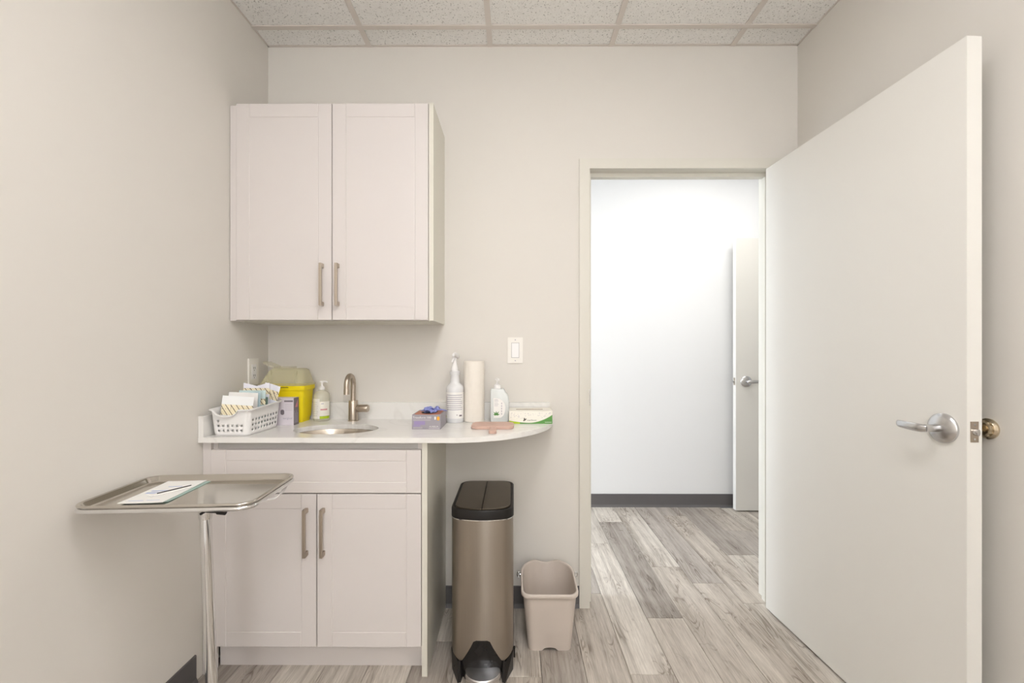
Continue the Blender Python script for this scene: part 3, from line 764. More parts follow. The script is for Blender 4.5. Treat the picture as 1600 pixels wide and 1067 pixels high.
bm_ = new(); tube(bm_, [(-.925, 1.335, .770), (-.925, 1.300, .768)], .004, 8); tube(bm_, [(-.895, 1.330, .7650), (-.872, 1.330, .7650)], [.009, .011], 12); tube(bm_, [(-.930, 1.334, .7650), (-.895, 1.331, .7650)], .006, 10)
obj('lock_knob', bm_, M['black'], ms, smooth=True)
rod([(-1.10, 1.16, .055), (-1.10, 1.55, .055)], .013, 'base_bar', M['chrome'])
rod([(-.74, 1.16, .055), (-.74, 1.55, .055)], .013, 'base_bar', M['chrome'])
rod([(-1.10, 1.35, .062), (-.918, 1.35, .066), (-.74, 1.35, .062)], .012, 'cross_bar', M['chrome'])
for x in (-1.10, -.74):
    for y in (1.165, 1.545):
        bm_ = new(); tube(bm_, [(x - .009, y, .024), (x + .009, y, .024)], .024, 18); tube(bm_, [(x, y, .03), (x, y, .05)], .006, 8); obj('caster', bm_, M['black'], ms, smooth=True)

tyr = empty('instrument_tray', ((TX0 + TX1) / 2, (TY0 + TY1) / 2, TZ), 'shiny rectangular stainless steel tray with raised rim, on the pole stand', 'tray')
bm_ = new()
def tr_(ins, z): return ring(rrect(TX0 + ins, TX1 - ins, TY0 + ins, TY1 - ins, max(.012, .044 - ins * .8), 10), TZ + z)
loft(bm_, [tr_(.0045, -.0075), tr_(.0005, -.006), tr_(0, -.003), tr_(.0015, -.0005), tr_(.004, 0), tr_(.0075, -.0008), tr_(.011, -.0045), tr_(.017, -.0135), tr_(.021, -.0165), tr_(.028, -.0172)], False, True)
turn(bm_); obj('pan', bm_, M['tray'], tyr, smooth=True, angle=70)

# packets on the tray
def flat_sheet(name, cx, cy, w_, d_, z, rz, m, label=None, cat=None, th=.0012, curl=0.0):
    bm_ = new(); nx, ny = 8, 8; V = {}
    for s in (0, 1):
        for i in range(nx + 1):
            for j in range(ny + 1):
                u, v_ = i / nx - .5, j / ny - .5
                V[s, i, j] = bm_.verts.new((u * w_, v_ * d_, s * th + curl * ((abs(v_) * 2) ** 3 * .6 + (abs(u) * 2) ** 4 * .4)))
    for i in range(nx):
        for j in range(ny):
            bm_.faces.new((V[0, i, j], V[0, i, j + 1], V[0, i + 1, j + 1], V[0, i + 1, j])); bm_.faces.new((V[1, i, j], V[1, i + 1, j], V[1, i + 1, j + 1], V[1, i, j + 1]))
    for i in range(nx):
        bm_.faces.new((V[0, i, 0], V[0, i + 1, 0], V[1, i + 1, 0], V[1, i, 0])); bm_.faces.new((V[0, i + 1, ny], V[0, i, ny], V[1, i, ny], V[1, i + 1, ny]))
    for j in range(ny):
        bm_.faces.new((V[0, 0, j + 1], V[0, 0, j], V[1, 0, j], V[1, 0, j + 1])); bm_.faces.new((V[0, nx, j], V[0, nx, j + 1], V[1, nx, j + 1], V[1, nx, j]))
    o = obj(name, bm_, m, local=True, smooth=True); o.location = (cx, cy, z); o.rotation_euler = (0, 0, rz)
    return tag(o, label, cat)
TF = TZ - .0170
flat_sheet('sterile_pouch', -1.045, 1.341, .116, .198, TF, .07, M['teal'], 'teal-edged sterile pouch lying underneath the white packet on the tray', 'pouch', .001, .001)
wp = flat_sheet('paper_packet', -1.055, 1.333, .118, .210, TF + .0022, .10, M['paper'], 'white paper packet with pale blue print, flat on the tray', 'packet', .0015, .0015)
for (x, y, w_, d_) in ((-.030, -.085, .05, .004), (.02, -.083, .035, .003), (-.02, -.015, .05, .012), (-.02, .005, .045, .008), (.0, .045, .04, .004)):
    bm_ = new(); box(bm_, x - w_ / 2, x + w_ / 2, y - d_ / 2, y + d_ / 2, .0016, .0022); obj('blue_print', bm_, M['blueink'], wp, local=True)
sw = flat_sheet('swab_packet', -1.035, 1.328, .018, .110, TF + .0042, -.50, M['paper'], 'narrow white swab packet with a dark stick, on top of the flat packets', 'packet', .003, .001)
bm_ = new(); tube(bm_, [(0, -.035, .0045), (0, .055, .0045)], .0016, 8); obj('stick', bm_, M['ink'], sw, local=True)

# ================================================================== ITEMS ON THE COUNTER
# ---- white basket with round holes
BX0, BX1, BYa, BYb = -1.163, -1.026, 1.700, 1.918
bk = empty('plastic_basket', ((BX0 + BX1) / 2, (BYa + BYb) / 2, CZ1), 'white perforated plastic basket full of packets, at the counter left end', 'basket')
def basket():
    bm_ = new(); r = .018
    segs = []   # (x, y, nx, ny) samples, cell type
    nf, ns = 6, 9
    def line(p, q, n, holes):
        for i in range(n):
            segs.append(((p[0] + (q[0] - p[0]) * i / n, p[1] + (q[1] - p[1]) * i / n), holes))
    def arc(c, a0, n=4):
        for i in range(n): segs.append(((c[0] + r * math.cos(a0 + PI / 2 * i / n), c[1] + r * math.sin(a0 + PI / 2 * i / n)), None))
    line((BX0 + r, BYa), (BX1 - r, BYa), nf, 'f'); arc((BX1 - r, BYa + r), -PI / 2)
    line((BX1, BYa + r), (BX1, BYb - r), ns, 's'); arc((BX1 - r, BYb - r), 0)
    line((BX1 - r, BYb), (BX0 + r, BYb), nf, 'b'); arc((BX0 + r, BYb - r), PI / 2)
    line((BX0, BYb - r), (BX0, BYa + r), ns, 's'); arc((BX0 + r, BYa + r), PI)
    cx, cy = (BX0 + BX1) / 2, (BYa + BYb) / 2
    pts = [s[0] for s in segs]; n = len(pts)
    H = .100; rows = [0, .010, .0285, .047, .0655, .080, H]
    dipc, dipw = -1.105, .047
    def pos(u, z):
        i = int(u) % n; f_ = u - int(u)
        a, c = pts[i], pts[(i + 1) % n]
        x, y = a[0] + (c[0] - a[0]) * f_, a[1] + (c[1] - a[1]) * f_
        k = z / H
        sx = 1 + .13 * k; sy = 1 + .07 * k
        if z < .006: sx -= .02; sy -= .015
        X, Y = cx + (x - cx) * sx, cy + (y - cy) * sy
        Z = z + k * .010 * (y - BYa) / (BYb - BYa)
        if y < BYa + .004 and abs(X - dipc) < dipw:
            d = .025 * math.sqrt(1 - ((X - dipc) / dipw) ** 2)
            t = max(0, (z - .0655) / (H - .0655)); Z -= d * t
        return (X, Y, CZ1 + .0025 + Z)
    for i in range(n):
        kind = segs[i][1]
        for j in range(len(rows) - 1):
            z0, z1 = rows[j], rows[j + 1]
            hole = kind and 1 <= j <= 3 and not (kind in 'fb' and j == 3 and i % nf not in (0,))
            sq = [(i, z0), (i + .5, z0), (i + 1, z0), (i + 1, (z0 + z1) / 2), (i + 1, z1), (i + .5, z1), (i, z1), (i, (z0 + z1) / 2)]
            V = [bm_.verts.new(pos(*p)) for p in sq]
            if hole:
                c = (i + .5, (z0 + z1) / 2); hz_ = (z1 - z0)
                W = []
                for a in range(8):
                    an = -3 * PI / 4 + a * PI / 4
                    W.append(bm_.verts.new(pos(c[0] + .27 * math.cos(an), c[1] + .25 * hz_ * math.sin(an))))
                for a in range(8): bm_.faces.new((V[a], V[(a + 1) % 8], W[(a + 1) % 8], W[a]))
            else: bm_.faces.new(V)
    bmesh.ops.remove_doubles(bm_, verts=bm_.verts[:], dist=1e-5)
    bot = [bm_.verts.new(pos(i, 0)) for i in range(n)]; bm_.faces.new(bot)
    o = obj('body', bm_, M['white'], bk, smooth=True, solid=.0016, angle=40)
    # rolled rim
    bm_ = new(); R0, R1, R2, R3 = [], [], [], []
    us = [i + f_ for i in range(n) for f_ in (0, .5)]
    for u in us:
        x, y, z = pos(u, H); dx, dy = x - cx, y - cy; 
        i = int(u) % n; a, c = Vector(pts[i]), Vector(pts[(i + 1) % n]); t = (c - a).normalized(); nx_, ny_ = t.y, -t.x
        def off(d, dz): return (x + nx_ * d, y + ny_ * d, z + dz)
        R0.append(off(-.0012, -.001)); R1.append(off(0, .0015)); R2.append(off(.009, .0012)); R3.append(off(.0105, -.003))
    loft(bm_, [R0, R1, R2, R3], False, False); obj('rim', bm_, M['white'], bk, smooth=True, solid=.0012, angle=60)
basket()

def pouch(cx, cy, z, w_, h_, rz, lean, m, label, bend=.01, roll=0, notch=0, name='sterile_pouch', cat='pouch', th=.0016):
    bm_ = new(); nx, nz = 10, 6; V = {}
    for s in (0, 1):
        for i in range(nx + 1):
            for j in range(nz + 1):
                u, v_ = i / nx * 2 - 1, j / nz
                zz = v_ * h_ - notch * (1 - abs(u)) * v_ ** 3
                V[s, i, j] = bm_.verts.new((u * w_ / 2, (s - .5) * th * (1 - .6 * abs(u) ** 4) * (2.4 if 0 < j < nz else .8) + bend * u * u * v_ + .004 * math.sin(3 * u + 2 * v_) * v_, zz))
    for i in range(nx):
        for j in range(nz):
            bm_.faces.new((V[0, i, j], V[0, i + 1, j], V[0, i + 1, j + 1], V[0, i, j + 1])); bm_.faces.new((V[1, i, j], V[1, i, j + 1], V[1, i + 1, j + 1], V[1, i + 1, j]))
    for i in range(nx):
        bm_.faces.new((V[0, i, 0], V[1, i, 0], V[1, i + 1, 0], V[0, i + 1, 0])); bm_.faces.new((V[0, i, nz], V[0, i + 1, nz], V[1, i + 1, nz], V[1, i, nz]))
    for j in range(nz):
        bm_.faces.new((V[0, 0, j], V[0, 0, j + 1], V[1, 0, j + 1], V[1, 0, j])); bm_.faces.new((V[0, nx, j], V[1, nx, j], V[1, nx, j + 1], V[0, nx, j + 1]))
    o = obj(name, bm_, m, local=True, smooth=True, angle=70); o.location = (cx, cy, z); o.rotation_euler = (lean, roll, rz)
    return tag(o, label, cat, 'packets standing in the white basket')
CR = (250, 238, 206); WH = (250, 251, 250)
pz = CZ1 + .0055
pouch(-1.093, 1.722, pz, .124, .146, .0, -.06, print_mat('pouch_print_a', WH, CR, .070, .112), 'white pouch with cream printed band, frontmost in the basket', .006, .06)
p2 = pouch(-1.094, 1.765, pz, .118, .157, .0, -.05, M['paper'], 'plain white pouch standing second from the front in the basket', .004, .035)
pouch(-1.058, 1.792, pz, .046, .156, -.0, -.05, M['skyfilm'], 'pale blue film pouch peeking out right of the white ones', .004)
pouch(-1.090, 1.828, pz, .110, .160, .02, -.06, print_mat('pouch_print_b', (214, 232, 230), CR, .100, .125), 'pale green pouch with printed band, in the middle of the basket', .003)
pouch(-1.094, 1.868, pz, .108, .189, .03, -.02, print_mat('pouch_print_c', (246, 244, 252), CR, .140, .166), 'tall white pouch with two pointed corners, at the back of the basket', .004, .0, .014)
pouch(-1.077, 1.889, pz + .010, .070, .176, -.06, .0, print_mat('pouch_print_d', (244, 244, 252), CR, .112, .152), 'white pouch leaning right over the basket edge, toward the grey carton', .004, .26)
pouch(-1.062, 1.848, pz, .048, .132, .0, .0, M['darkfilm'], 'dark green film pouch tucked low at the basket right side', .002, .06)

# ---- yellow sharps container
sh = empty('sharps_container', (-1.08, 2.06, CZ1), 'yellow sharps container with cloudy clear lid, in the counter corner', 'sharps container')
def yr(x0, x1, y0, y1, r, z): return ring(rrect(x0, x1, y0, y1, r, 5), z)
bm_ = new()
loft(bm_, [yr(-1.150, -.977, 2.026, 2.118, .012, CZ1 + .0005), yr(-1.155, -.970, 2.018, 2.124, .014, 1.045), yr(-1.157, -.965, 2.014, 2.126, .014, 1.068),
           yr(-1.163, -.957, 2.002, 2.130, .016, 1.070), yr(-1.164, -.956, 2.000, 2.130, .016, 1.092)], True, False)
loft(bm_, [yr(-1.164, -.956, 2.000, 2.130, .016, 1.092), yr(-1.158, -.962, 2.006, 2.126, .014, 1.092), yr(-1.150, -.972, 2.018, 2.120, .012, .94)], False, True)
obj('tub', bm_, M['yellow'], sh, smooth=True, angle=30)
for xx in (-1.02, -1.0, -.985): pass
bm_ = new()
loft(bm_, [yr(-1.166, -.954, 1.998, 2.132, .016, 1.090), yr(-1.166, -.954, 1.998, 2.132, .016, 1.099), yr(-1.160, -.960, 2.004, 2.128, .016, 1.101),
           yr(-1.150, -.966, 2.016, 2.122, .02, 1.130), yr(-1.136, -.976, 2.034, 2.118, .022, 1.162), yr(-1.126, -.986, 2.044, 2.112, .02, 1.168)], False, True)
obj('lid', bm_, M['clear'], sh, smooth=True, angle=35, solid=.0012)
bm_ = new()
for xx in (-1.118, -1.0): box(bm_, xx - .003, xx + .003, 2.018, 2.030, 1.102, 1.160)
tube(bm_, [(-1.135, 2.020, 1.104), (-1.13, 2.030, 1.150), (-1.12, 2.036, 1.164), (-1.02, 2.036, 1.165), (-1.006, 2.030, 1.155), (-1.0, 2.020, 1.104)], .0022, 8)
obj('lid_ribs', bm_, M['clear'], sh)
bm_ = new()
v = box(bm_, -1.165, -1.115, 2.045, 2.11, 1.170, 1.178)
for q in v: q.co.z += (-1.115 - q.co.x) * .42
v = box(bm_, -1.115, -1.04, 2.045, 2.11, 1.168, 1.176)
obj('hinged_flap', bm_, M['clear'], sh, bevel=.001)
bm_ = new(); random.seed(2)
x = -1.075
while x < -1.026: box(bm_, x, x + .0026, 1.9988, 2.0012, 1.0815, 1.0842); x += .0040
obj('warning_print', bm_, M['ink'], sh)

# ---- grey carton
gc = empty('small_carton', (-1.02, 1.97, CZ1), 'white and grey carton standing on end between the basket and the yellow container', 'carton')
gx0, gx1, gy0, gy1, gz1 = -1.072, -.9725, 1.945, 1.992, 1.042
boxo('box', gx0, gx1, gy0, gy1, CZ1 + .0003, gz1, M['carton'], gc, bevel=.0006)
boxo('grey_side', gx1, gx1 + .0004, gy0 + .001, gy1 - .001, CZ1 + .001, gz1 - .001, M['gboxd'], gc)
bm_ = new(); vs4 = [bm_.verts.new(p) for p in ((gx1 + .0006, gy0 + .012, 1.000), (gx1 + .0006, gy1 - .012, .998), (gx1 + .0006, gy1 - .010, 1.034), (gx1 + .0006, gy1 - .018, 1.022))]; bm_.faces.new(vs4); obj('pink_print', bm_, M['pink'], gc)
bm_ = new()
for i in range(4): box(bm_, gx1 + .0004, gx1 + .0008, gy0 + .006 + i * .009, gy0 + .009 + i * .009, .930, .985 - (i % 2) * .01)
obj('side_print', bm_, M['greyink'], gc)
bm_ = new(); o_ = rrect(gx0 + .058 - .016, gx0 + .058 + .0, .967, .990, .007, 5)
loft(bm_, [[(x - .0, gy0 - .0004, z) for x, z in o_], [(x, gy0 + .0002, z) for x, z in o_]]); obj('window_cutout', bm_, M['gboxd'], gc)
bm_ = new(); box(bm_, gx0 + .058, gx1 - .003, gy0 - .0004, gy0, 1.024, 1.031); obj('title_print', bm_, M['gboxd'], gc)
bm_ = new()
for i, z in enumerate((1.012, 1.004, .996, .988)): box(bm_, gx0 + .062, gx1 - .006, gy0 - .0004, gy0, z, z + .001)
obj('line_print', bm_, M['greyink'], gc)
text('lettering', 'surgical', .014, M['greyink'], gc, (gx0 + .052, gy0 - .0004, .948))

# ---- soap pump bottle
def pump(cx, cy, z, m, parent, s=1.0, ang=0.0):
    bm_ = new(); lathe(bm_, cx, cy, [(.0135 * s, z), (.0135 * s, z + .012 * s), (.010 * s, z + .016 * s), (.006 * s, z + .019 * s), (.0042 * s, z + .022 * s), (.0042 * s, z + .034 * s)], 20)
    obj('cap', bm_, m, parent, smooth=True)
    bm_ = new(); zt = z + .034 * s
    lathe(bm_, cx, cy, [(.008 * s, zt), (.009 * s, zt + .002), (.009 * s, zt + .007 * s), (.007 * s, zt + .009 * s)], 16)
    tube(bm_, [(cx, cy, zt + .005 * s), (cx + .016 * s * math.cos(ang), cy + .016 * s * math.sin(ang), zt + .0055 * s), (cx + .027 * s * math.cos(ang), cy + .027 * s * math.sin(ang), zt + .002 * s)], [.005 * s, .0042 * s, .0035 * s], 10)
    obj('pump_head', bm_, m, parent, smooth=True)
SBx, SBy = -.912, 2.092
sb = empty('soap_bottle', (SBx, SBy, CZ1), 'clear pump soap bottle with white label, beside the yellow container', 'bottle')
bm_ = new(); lathe(bm_, SBx, SBy, [(.033, CZ1 + .0003), (.0365, CZ1 + .005), (.0365, 1.034), (.033, 1.048), (.022, 1.058), (.0135, 1.062), (.0135, 1.066)], 32); obj('bottle', bm_, M['soap'], sb, smooth=True, angle=50)
def wrap(bm_, cx, cy, r, a0, a1, z0, z1, n=14, sy=1):
    R = []
    for q in (z0, z1): R.append([bm_.verts.new((cx + r * math.cos(a0 + (a1 - a0) * i / n), cy + r * sy * math.sin(a0 + (a1 - a0) * i / n), q)) for i in range(n + 1)])
    for i in range(n): bm_.faces.new((R[0][i], R[0][i + 1], R[1][i + 1], R[1][i]))
bm_ = new(); wrap(bm_, SBx, SBy, .0369, -PI * 1.0, -PI * .45, .932, 1.026); obj('white_label', bm_, M['paper'], sb, solid=.0003)
bm_ = new(); wrap(bm_, SBx, SBy, .0369, -PI * .45, -PI * .02, .945, 1.012); obj('front_label', bm_, M['cartoncream'], sb, solid=.0003)
bm_ = new(); wrap(bm_, SBx, SBy, .0371, -PI * .45, -PI * .04, .932, .944); obj('lime_stripe', bm_, M['lime'], sb, solid=.0003)
bm_ = new(); wrap(bm_, SBx, SBy, .0372, -PI * .42, -PI * .15, .972, .978); obj('orange_print', bm_, M['pink'], sb, solid=.0003)
bm_ = new()
for i in range(8): wrap(bm_, SBx, SBy, .0372, -PI * .85, -PI * (.55 - .02 * (i % 3)), .946 + i * .009, .9472 + i * .009, 8)
wrap(bm_, SBx, SBy, .0372, -PI * .40, -PI * .30, 1.000, 1.005, 6)
obj('small_print', bm_, M['greyink'], sb)
pump(SBx, SBy, 1.064, M['white'], sb, 1.0, 0.1)

# ---- glove box
gbx = empty('glove_box', (-.368, 1.93, CZ1), 'grey and violet carton of blue gloves, right of the sink', 'glove box')
x0, x1, y0, y1, z1 = -.428, -.308, 1.853, 2.008, .9815
bm_ = new(); box(bm_, x0, x1, y0, y1, CZ1 + .0003, z1); obj('box', bm_, M['gbox'], gbx, bevel=.0006)
bm_ = new(); o_ = rrect(x0 + .006, x1 - .006, y0 + .004, y1 - .02, .02, 5); loft(bm_, [ring(o_, z1 - .001), ring(o_, z1 + .0005)]); obj('copper_print', bm_, M['copper'], gbx)
bm_ = new(); o_ = ell((x0 + x1) / 2, (y0 + y1) / 2 - .005, .034, .05, 24); loft(bm_, [ring(o_, z1), ring(o_, z1 + .0008)]); obj('opening', bm_, M['hole'], gbx)
bm_ = new(); box(bm_, x0 + .008, x0 + .055, y0 - .0005, y0, .939, .955); box(bm_, x0 + .004, x0 + .035, y0 - .0005, y0, .932, .937); obj('violet_print', bm_, M['purple'], gbx)
bm_ = new(); o_ = ell(x1 - .010, .966, .006, .009, 16); loft(bm_, [[(x, y0 - .0007, z) for x, z in o_], [(x, y0, z) for x, z in o_]]); obj('orange_print', bm_, M['orange'], gbx)
bm_ = new(); box(bm_, x1 - .026, x1 - .020, y0 - .0006, y0, .961, .973); obj('white_print', bm_, M['paper'], gbx)
bm_ = new()
for z in (.9575, .9605): box(bm_, x0 + .004, x0 + .078, y0 - .0005, y0, z - .0005, z + .0003)
for z in (.924, .928): box(bm_, x0 + .004, x0 + .044, y0 - .0005, y0, z - .0003, z + .0006)
box(bm_, x1 - .05, x1 - .004, y0 - .0005, y0, .9235, .925)
obj('small_print', bm_, M['carton'], gbx)
text('lettering', 'Transform 100', .0128, M['paper'], gbx, (x0 + .003, y0 - .0004, .9655), sx=1.0)
text('lettering', 'AURELIA', .0095, M['paper'], gbx, (x1 - .048, y0 - .0004, .9285), sx=1.05)
# gloves pulled up through the opening
def crumple(name, cx, cy, z, n, seed, label):
    r_ = random.Random(seed); bm_ = new()
    for i in range(n):
        a = r_.uniform(0, 2 * PI); L_ = r_.uniform(.030, .056); rise = r_.uniform(.006, .022)
        p0 = Vector((cx + r_.uniform(-.026, .022), cy + r_.uniform(-.02, .02), z))
        p1 = p0 + Vector((math.cos(a) * L_ * .5, math.sin(a) * L_ * .4, rise)); p2 = p0 + Vector((math.cos(a) * L_, math.sin(a) * L_ * .8, rise * .5))
        tube(bm_, [p0, p0.lerp(p1, .5) + Vector((0, 0, .004)), p1, p2], [.007, .009, .008, .0035], 8, flat=(1.1, .45))
    return tag(obj(name, bm_, M['glove'], at=(cx, cy, z), smooth=True), label, 'glove')
crumple('nitrile_glove', (x0 + x1) / 2 + .004, (y0 + y1) / 2 - .005, z1 + .002, 15, 5, 'crumpled blue glove poking up out of the grey carton')

# ---- spray bottle
PX, PY = -.2735, 2.048
sp = empty('spray_bottle', (PX, PY, CZ1), 'translucent spray bottle with white trigger head, left of the paper towel roll', 'bottle')
bm_ = new(); lathe(bm_, PX, PY, [(.038, CZ1 + .0003), (.0405, CZ1 + .004), (.0405, .938), (.0395, .940), (.0395, 1.055), (.0405, 1.062), (.0405, 1.078), (.036, 1.088), (.026, 1.098), (.0225, 1.104), (.0195, 1.135), (.0235, 1.143), (.0235, 1.155), (.014, 1.158)], 36); obj('bottle', bm_, M['bottle'], sp, smooth=True, angle=50)
bm_ = new(); wrap(bm_, PX, PY, .0402, -PI * 1.05, PI * .05, .940, 1.060, 24); obj('paper_label', bm_, M['paper'], sp, solid=.0003)
bm_ = new()
for i, z in enumerate((1.046, 1.036, 1.027, 1.017, 1.008, .998, .989, .980)): wrap(bm_, PX, PY, .0405, -PI * .82, -PI * (.16 + .05 * (i % 3 == 2)), z, z + .0028, 14)
obj('text_lines', bm_, M['greyink'], sp)
bm_ = new(); wrap(bm_, PX, PY, .0406, -PI * .30, -PI * .18, .950, .957, 6); wrap(bm_, PX, PY, .0406, -PI * .40, -PI * .37, .955, .959, 3); obj('barcode_print', bm_, M['gboxd'], sp)
bm_ = new(); wrap(bm_, PX, PY, .0406, -PI * 1.0, -PI * .86, .942, .954, 6); obj('lime_print', bm_, M['lime'], sp)
bm_ = new(); lathe(bm_, PX - .001, PY, [(.0165, 1.157), (.0165, 1.165), (.0135, 1.180), (.0095, 1.192), (.008, 1.206)], 24); obj('collar', bm_, M['white'], sp, smooth=True)
bm_ = new()
tube(bm_, [(PX + .010, PY + .022, 1.222), (PX + .004, PY + .004, 1.228), (PX + .001, PY - .014, 1.232), (PX - .001, PY - .038, 1.232)], [.010, .0115, .0095, .007], 12, flat=(.85, 1.2))
tube(bm_, [(PX, PY, 1.205), (PX, PY, 1.222)], .0075, 12)
tube(bm_, [(PX - .001, PY - .037, 1.232), (PX - .001, PY - .047, 1.232)], .0052, 10)
obj('spray_head', bm_, M['white'], sp, smooth=True)
bm_ = new(); tube(bm_, [(PX - .002, PY - .018, 1.226), (PX - .006, PY - .026, 1.212), (PX - .010, PY - .027, 1.198)], [.004, .0036, .003], 8, flat=(1.5, .8)); obj('trigger', bm_, M['white'], sp, smooth=True)

# ---- paper towel roll
TXc, TYc = -.1875, 2.075
tw = empty('paper_towel_roll', (TXc, TYc, CZ1), 'tall white paper towel roll standing on the counter', 'paper towel')
bm_ = new(); n = 48; rr = .0485
prof = [(.046, CZ1 + .0003), (rr, CZ1 + .003), (rr, 1.05), (rr - .0003, 1.12), (rr, 1.19), (.0475, 1.202), (.021, 1.199), (.021, 1.15)]
lathe(bm_, TXc, TYc, prof, n); obj('roll', bm_, M['towel'], tw, smooth=True, angle=40)
bm_ = new(); lathe(bm_, TXc, TYc, [(.0205, 1.10), (.0205, 1.2005), (.0192, 1.2005), (.0192, 1.10)], 24, cap0=False, cap1=False); obj('cardboard_core', bm_, M['slot'], tw, smooth=True)
bm_ = new(); wrap(bm_, TXc, TYc, .0490, -PI * .22, -PI * .02, CZ1 + .001, 1.2025, 8); obj('loose_sheet', bm_, M['towel'], tw, solid=.0004)

# ---- gel bottle with cut shoulder
GX, GY = -.066, 2.062
gl = empty('gel_bottle', (GX, GY, CZ1), 'clear sanitizer gel bottle with a green leaf label, right of the towel roll', 'bottle')
prof = [(-.0425, 0), (.0375, 0), (.0415, .006), (.0425, .04), (.0425, .10), (.040, .118), (.034, .130), (.026, .138), (.021, .1485), (.018, .1535), (-.0395, .1535), (-.0425, .148), (-.0435, .08)]
bm_ = new()
def gring(y, k): return [(GX + x * k + (1 - k) * -.004, GY + y, CZ1 + .0005 + .075 + (z - .075) * (k * .5 + .5)) for x, z in prof]
loft(bm_, [gring(-.026, .88), gring(-.024, .955), gring(-.018, 1), gring(.018, 1), gring(.024, .955), gring(.026, .88)])
obj('bottle', bm_, M['gel'], gl, smooth=True, angle=50)
yy = GY - .0262
bm_ = new(); pts = [(-.028, .020), (.006, .022), (.018, .032), (.025, .050), (.027, .068), (.024, .085), (.014, .100), (-.002, .110), (-.028, .112)]
loft(bm_, [[(GX + x, yy - .0008, CZ1 + z) for x, z in pts], [(GX + x, yy + .0004, CZ1 + z) for x, z in pts]]); obj('paper_label', bm_, M['paper'], gl)
bm_ = new()
for a, L_ in ((PI * .5, .020), (PI * .30, .022), (PI * .70, .020), (PI * .1, .018), (PI * .9, .014)):
    p = Vector((GX - .016, yy - .0012, CZ1 + .030)); d = Vector((math.cos(a), 0, math.sin(a))); q = Vector((-d.z, 0, d.x))
    bm_.faces.new([bm_.verts.new(p + w__) for w__ in (q * .0, d * L_ * .4 + q * .0035, d * L_, d * L_ * .4 - q * .0035)])
bmesh.ops.translate(bm_, verts=bm_.verts[:], vec=(0, 0, .003)); obj('leaf_print', bm_, M['green'], gl)
bm_ = new()
for i, z in enumerate((.104, .098, .090, .083, .076)): box(bm_, GX - .024, GX - .008 + .003 * (i % 2), yy - .0013, yy - .0007, CZ1 + z, CZ1 + z + .0015)
for i in range(5): box(bm_, GX + .008, GX + .011, yy - .0013, yy - .0007, CZ1 + .036 + i * .012, CZ1 + .036 + i * .012 + .007)
obj('small_print', bm_, M['greyink'], gl)
pump(GX - .012, GY, CZ1 + .154, M['white'], gl, 1.12, -PI / 2 + .25)

# ---- tan paddle
pd = empty('hand_mirror', (-.09, 1.90, CZ1), 'flat tan paddle-shaped board with a short handle, lying on the counter', 'paddle')
bm_ = new()
o_ = rrect(-.182, -.0, 1.848, 1.975, (.035, .035, .035, .035), 8)
def ins(o, d, c): return [(c[0] + (x - c[0]) * (1 - d / .09), c[1] + (y - c[1]) * (1 - d / .06)) for x, y in o]
c_ = (-.091, 1.905); z_ = CZ1 + .0003
loft(bm_, [ring(ins(o_, .002, c_), z_), ring(o_, z_ + .002), ring(o_, z_ + .011), ring(ins(o_, .002, c_), z_ + .013)])
obj('paddle', bm_, M['tan'], pd, smooth=True, angle=30)
bm_ = new(); ho = rrect(-.1005, -.0695, 1.748, 1.852, (.010, .010, .002, .002), 5); ho = [(x + (.006 if x < -.09 else -.006) * max(0, min(1, (y - 1.765) / .05)) * (1 if y < 1.84 else .6), y) for x, y in ho]
hi_ = ell(-.085, 1.768, .0048, .0036, 14)
slab(bm_, ho, hi_, z_ + .001, z_ + .0115); obj('handle', bm_, M['tan'], pd)
bm_ = new(); o_ = ell(-.085, 1.768, .0046, .0034, 14); loft(bm_, [ring(o_, z_ + .0002), ring(o_, z_ + .0015)]); obj('hanging_hole', bm_, M['hole'], pd)
pd.name = 'paddle_board'

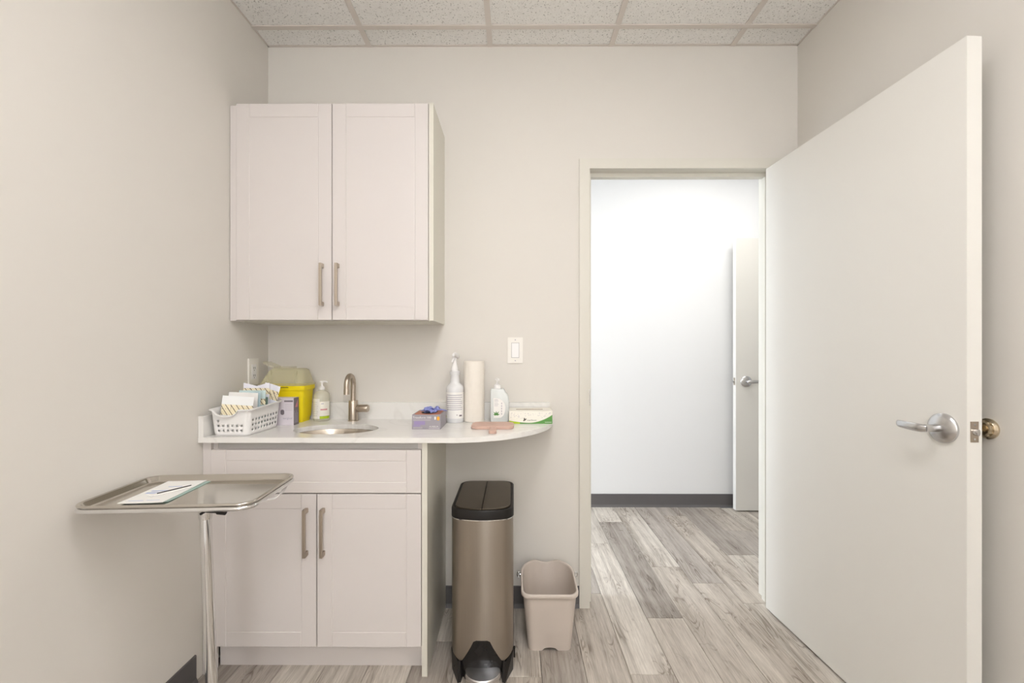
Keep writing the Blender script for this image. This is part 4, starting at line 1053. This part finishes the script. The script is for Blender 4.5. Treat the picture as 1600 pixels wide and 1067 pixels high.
# ---- white and green carton
wx0, wx1, wy0, wy1, wz = -.022, .1735, 1.990, 2.112, .9785
wg = empty('tissue_carton', ((wx0 + wx1) / 2, 2.05, CZ1), 'low white carton with a green swoosh, at the counter rounded end', 'carton')
bm_ = new(); box(bm_, wx0, wx1, wy0, wy1, CZ1 + .0003, wz); obj('box', bm_, M['cartoncream'], wg, bevel=.0008)
yp = wy0 - .0005
def swoosh(name, pts, m):
    bm_ = new(); loft(bm_, [[(x, yp, z) for x, z in pts], [(x, wy0 + .0002, z) for x, z in pts]]); return obj(name, bm_, m, wg)
def arcz(t): return .9255 + .0015 * 0 + (.036 * ((t - .45) / .55) ** 2 if t > .45 else .010 * ((.45 - t) / .45) ** 1.6)
W_ = wx1 - wx0
low = [(wx0 + W_ * t, .9212) for t in (.0, .3, .6, 1)]
top = [(wx0 + W_ * t, arcz(t)) for t in [i / 20 for i in range(20, 4, -1)]]
swoosh('green_swoosh', [(wx0 + W_ * .25, .9212), (wx1 - .0005, .9212)] + [(min(p[0], wx1 - .0005), p[1]) for p in top], M['green'])
top2 = [(wx0 + W_ * t, arcz(t)) for t in [i / 20 for i in range(5, -1, -1)]]
swoosh('lime_swoosh', [(wx0 + .0005, .9212), (wx0 + W_ * .25, .9212)] + [(max(p[0], wx0 + .0005), p[1]) for p in top2], M['lime'])
text('lettering', 'carbon', .010, M['gboxd'], wg, (wx0 + .082, yp, .9345), sx=1.5)
bm_ = new(); tube(bm_, [(wx0 + .066, yp, .934), (wx0 + .070, yp, .942), (wx0 + .068, yp, .947)], .0022, 8, flat=(1, 1)); tube(bm_, [(wx0 + .072, yp, .937), (wx0 + .077, yp, .944)], .002, 8); obj('leaf_emblem', bm_, M['ink'], wg)
bm_ = new(); r_ = random.Random(11)
for i in range(60):
    x = r_.uniform(wx0 + .006, wx1 - .012); z = r_.uniform(.944, .970); tlim = arcz((x - wx0) / W_) + .004
    if z < tlim: continue
    if wx0 + .060 < x < wx0 + .13 and z < .952: continue
    box(bm_, x, x + r_.uniform(.0015, .005), yp + .0001, wy0, z, z + r_.uniform(.0006, .0016))
obj('doodle_print', bm_, M['greyink'], wg, kind='stuff')
bm_ = new(); box(bm_, wx1 - .034, wx1 - .004, yp - .0002, yp, .9275, .9290); obj('small_print', bm_, M['paper'], wg)
bm_ = new(); box(bm_, wx0 + .032, wx0 + .155, wy0 + .050, wy0 + .062, wz - .0003, wz + .0006); obj('tissue_slot', bm_, M['slot'], wg)
